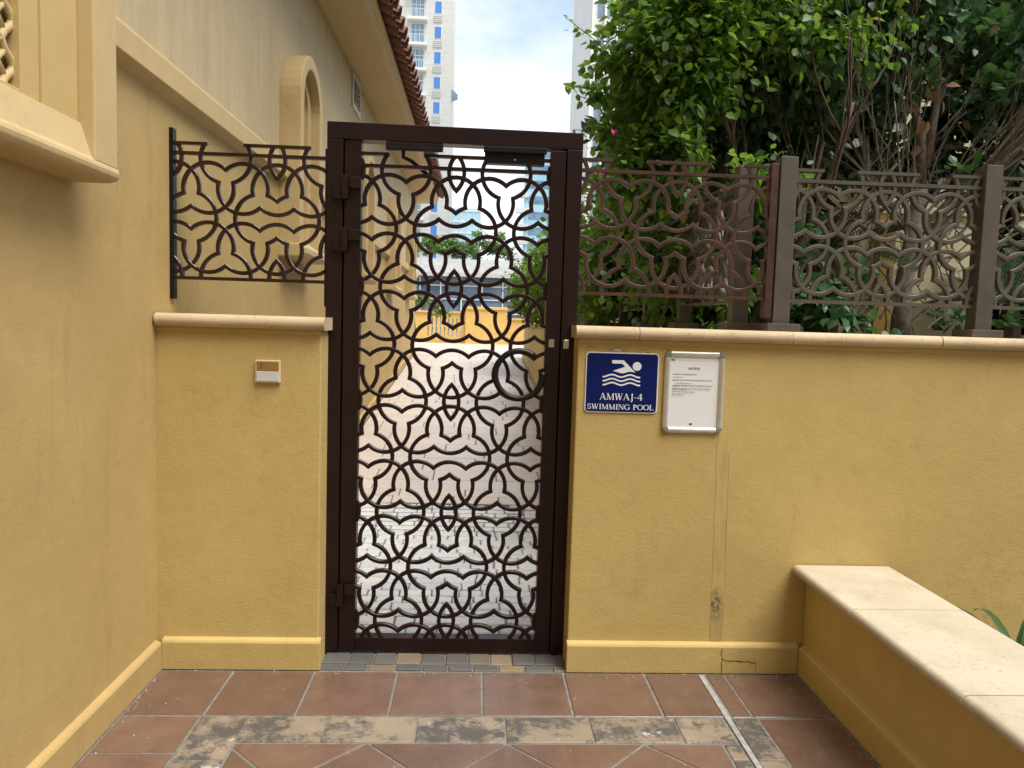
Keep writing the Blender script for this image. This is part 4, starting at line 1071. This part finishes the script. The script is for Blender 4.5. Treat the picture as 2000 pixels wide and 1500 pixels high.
# shrub with bare radiating branches
fs_ = thing('bare_shrub', 'shrub with bare brown radiating branches behind the tan fence', 'shrub')
m = MB(); tips = []
m.tube([(2.86, 5.0, 1.35), (2.85, 5.0, 1.8), (2.90, 5.0, 2.2), (2.93, 5.0, 2.5)], [.07, .06, .055, .045], 8)
m.tube([(2.93, 5.0, 2.5), (2.90, 5.0, 2.85), (2.76, 4.98, 3.15), (2.72, 4.95, 3.5)], [.036, .03, .022, .014], 6)
m.tube([(2.95, 5.0, 2.62), (2.99, 5.0, 3.0), (2.98, 5.0, 3.4), (3.02, 5, 3.7)], [.032, .026, .024, .018], 6)
for an, ln_, z0 in ((-48, 1.2, 2.25), (-38, .95, 2.35), (-62, .8, 2.15), (30, 1.3, 2.4), (42, 1.5, 2.3), (50, 1.5, 2.2), (58, 1.5, 2.1), (36, 1.3, 2.35), (46, 1.4, 2.25), (-20, 1.0, 2.4), (14, 1.1, 2.45), (65, 1.4, 2.05), (53, 1.5, 2.2), (-30, 1.1, 2.1), (5, 1.0, 2.4), (38, 1.5, 2.3), (48, 1.6, 2.3), (55, 1.5, 2.3), (61, 1.5, 2.15), (44, 1.5, 2.15), (-43, 1.1, 2.3), (-54, 1.0, 2.2)):
    t = radians(an); branch(m, (2.90+random.uniform(-.03, .03), 5.0+random.uniform(-.05, .05), z0-.12), (sin(t), random.uniform(-.35, .2), cos(t)), ln_, random.uniform(.008, .016), 2, .22, .25, 8, 5, tips)
m.build('branches', 'bark_grey', fs_, 0, True)
tb = MB()
for q in range(60):
    x0 = random.uniform(2.4, 3.9); z0 = random.uniform(1.45, 2.2); a = random.uniform(-1.1, 1.1)
    branch(tb, (x0, random.uniform(4.8, 5.6), z0), (sin(a), random.uniform(-.3, .3), cos(a)), random.uniform(.4, .9), .006, 1, .4, .1, 6, 2)
tb.build('twigs', 'bark_grey', fs_)
leafy(fs_, 'leaf_ficus', [((3.6, 4.9, 3.45), (.75, .5, .38), 1400, .3), ((2.9, 5.1, 3.75), (.9, .5, .4), 1300, .3), ((3.95, 4.7, 3.05), (.3, .35, .2), 200, .2), ((4.2, 4.8, 3.6), (.7, .6, .6), 900, .3), ((2.7, 4.9, 3.05), (.22, .3, .12), 90, 0), ((3.15, 4.8, 3.08), (.3, .3, .12), 110, 0), ((3.18, 4.6, 2.42), (.12, .1, .05), 26, 0), ((2.92, 4.6, 2.52), (.1, .1, .05), 18, 0), ((3.2, 4.8, 1.6), (.45, .3, .14), 70, 0)],
      .105, .0, OV, 220, 'leaf_ficus_one')
dr = [((random.uniform(2.6, 3.3), random.uniform(4.7, 5.1), random.uniform(2.6, 3.6))) for q in range(26)]
P = np.array(dr); stuff(obj('dry_leaves', leaf_mesh('dry_leaves', 'leaf_dry', P, rand_rot(26, np.tile([0, 0, -1.], (26, 1)), .6), np.full(26, .09)), fs_))
# low shrub at the foot of the fence
ls = thing('low_shrub', 'low dark leafy shrub behind the tan fence post', 'shrub')
m = MB()
for q in range(6): branch(m, (2.15+random.uniform(-.1, .1), 4.4, 1.4), (random.uniform(-.6, .6), random.uniform(-.3, .3), 1), .5, .01, 1, .5, .2, 5, 2)
m.build('stem', 'bark', ls)
leafy(ls, 'leaf_ficus', [((2.1, 4.35, 1.68), (.42, .35, .28), 520, .1), ((1.75, 4.6, 2.1), (.3, .4, .5), 500, .1)], .08, .4)
# palms
def palm(name, label, c, nf, ln_, seed, up=.9):
    random.seed(seed); pl = thing(name, label, 'palm')
    MB().tube([(c[0], c[1], 1.38), (c[0]+.02, c[1], (1.4+c[2])/2), c], [.09, .08, .07], 8).build('trunk', 'bark', pl)
    for q in range(nf):
        t = 2*pi*q/nf+random.uniform(-.2, .2); el = random.uniform(.25, 1.1)*up; d = Vector((cos(t)*cos(el), sin(t)*cos(el), sin(el))); p = Vector(c); pts = [p.copy()]
        for i in range(10):
            d = (d+Vector((0, 0, -.075))).normalized(); p = p+d*ln_/10; pts.append(p.copy())
        fr = MB().tube(pts, [.008*(1-.08*i) for i in range(11)], 4)
        for i in range(1, 11):
            for q2 in range(3):
                b = pts[i-1].lerp(pts[i], q2/3); tt = (pts[i]-pts[i-1]).normalized(); sd_ = tt.cross(Vector((0, 0, 1))).normalized()
                ll = .26*sin(pi*min(1, (i+q2/3)/11*.85+.12))
                for s in (-1, 1):
                    e = b+(sd_*s*.8+tt*.75+Vector((0, 0, .15))).normalized()*ll; wv_ = tt*.009
                    fr.add([b-wv_, b+wv_, b.lerp(e, .6)+wv_*1.1-Vector((0, 0, .004)), e-Vector((0, 0, .02)), b.lerp(e, .6)-wv_*1.1], [(0, 1, 2, 4), (4, 2, 3)])
        fr.build('frond', 'leaf_palm', pl)
    return pl
palm('feather_palm', 'dark feather palm with stiff fronds between the bush and bare shrub', (2.55, 5.6, 2.05), 15, .95, 3)
palm('feather_palm', 'pale feather palm low behind the second tan post', (4.1, 5.7, 1.75), 12, .8, 5)
random.seed(21)
# strap-leaved plant beside the bench
ag = thing('strap_leaf_plant', 'green strap leaved plant behind the stone seat at right edge', 'plant')
for q in range(11):
    t = random.uniform(-1.9, 1.9); d = Vector((cos(t)*.25, sin(t)*.4, 1)).normalized(); p = Vector((2.10+random.uniform(-.05, .05), 2.66+random.uniform(-.06, .06), .12)); pts = [p.copy()]
    for i in range(8):
        d = (d+Vector((cos(t)*.05*i*.4, sin(t)*.1, -.10-.03*i))).normalized(); p = p+d*.075; pts.append(p.copy())
    m = MB(); vs = []
    for i, p in enumerate(pts):
        wd = .016*sin(pi*(.18+.8*(1-i/8.)*.6+.0)) if i < 8 else .001; sd_ = Vector((-sin(t), cos(t), 0))*wd
        vs += [p-sd_, p+Vector((0, 0, -.004)), p+sd_]
    m.add(vs, [(3*i, 3*i+1, 3*i+4, 3*i+3) for i in range(8)]+[(3*i+1, 3*i+2, 3*i+5, 3*i+4) for i in range(8)]); m.build('blade', 'leaf_blade', ag, 0, True)
# trees on and by the podium
def far_tree(name, label, c, r, n, sz, group=None, trunk_to=None):
    t = thing(name, label, 'tree', group); m = MB()
    z0 = trunk_to if trunk_to is not None else LZ
    m.tube([(c[0], c[1], z0), (c[0]+.05, c[1], (z0+c[2])/2), (c[0], c[1], c[2])], [.05*r, .04*r, .03*r], 6)
    for q in range(5):
        a = q*1.26; m.tube([(c[0], c[1], c[2]-.4*r), (c[0]+.3*r*cos(a), c[1]+.3*r*sin(a), c[2]), (c[0]+.6*r*cos(a), c[1]+.6*r*sin(a), c[2]+.3*r)], [.02*r, .015*r, .01*r], 4)
    m.build('trunk', 'bark', t)
    bl = [((c[0]+random.gauss(0, .4*r), c[1]+random.gauss(0, .4*r), c[2]+random.gauss(.1, .25*r)), (.6*r, .6*r, .42*r), n//6, .1) for q in range(6)]
    o = leafy(t, 'leaf_far', bl, sz, .4); o.name = 'crown'
far_tree('small_tree', 'small bright green tree at the corner of the villa', (-1.45, 17.3, 1.85), .55, 1500, .085)
for i, (x, lab_) in enumerate(((-4.2, 'leftmost tree of the row on the podium roof'), (-2.3, 'second tree from the left on the podium roof'), (-.5, 'third tree from the left on the podium roof'), (1.5, 'rightmost tree of the row on the podium roof'))):
    far_tree('roof_tree', lab_, (x, 66, 7.9), 1.5, 1500, .26, 'trees on the podium roof', 6.5)
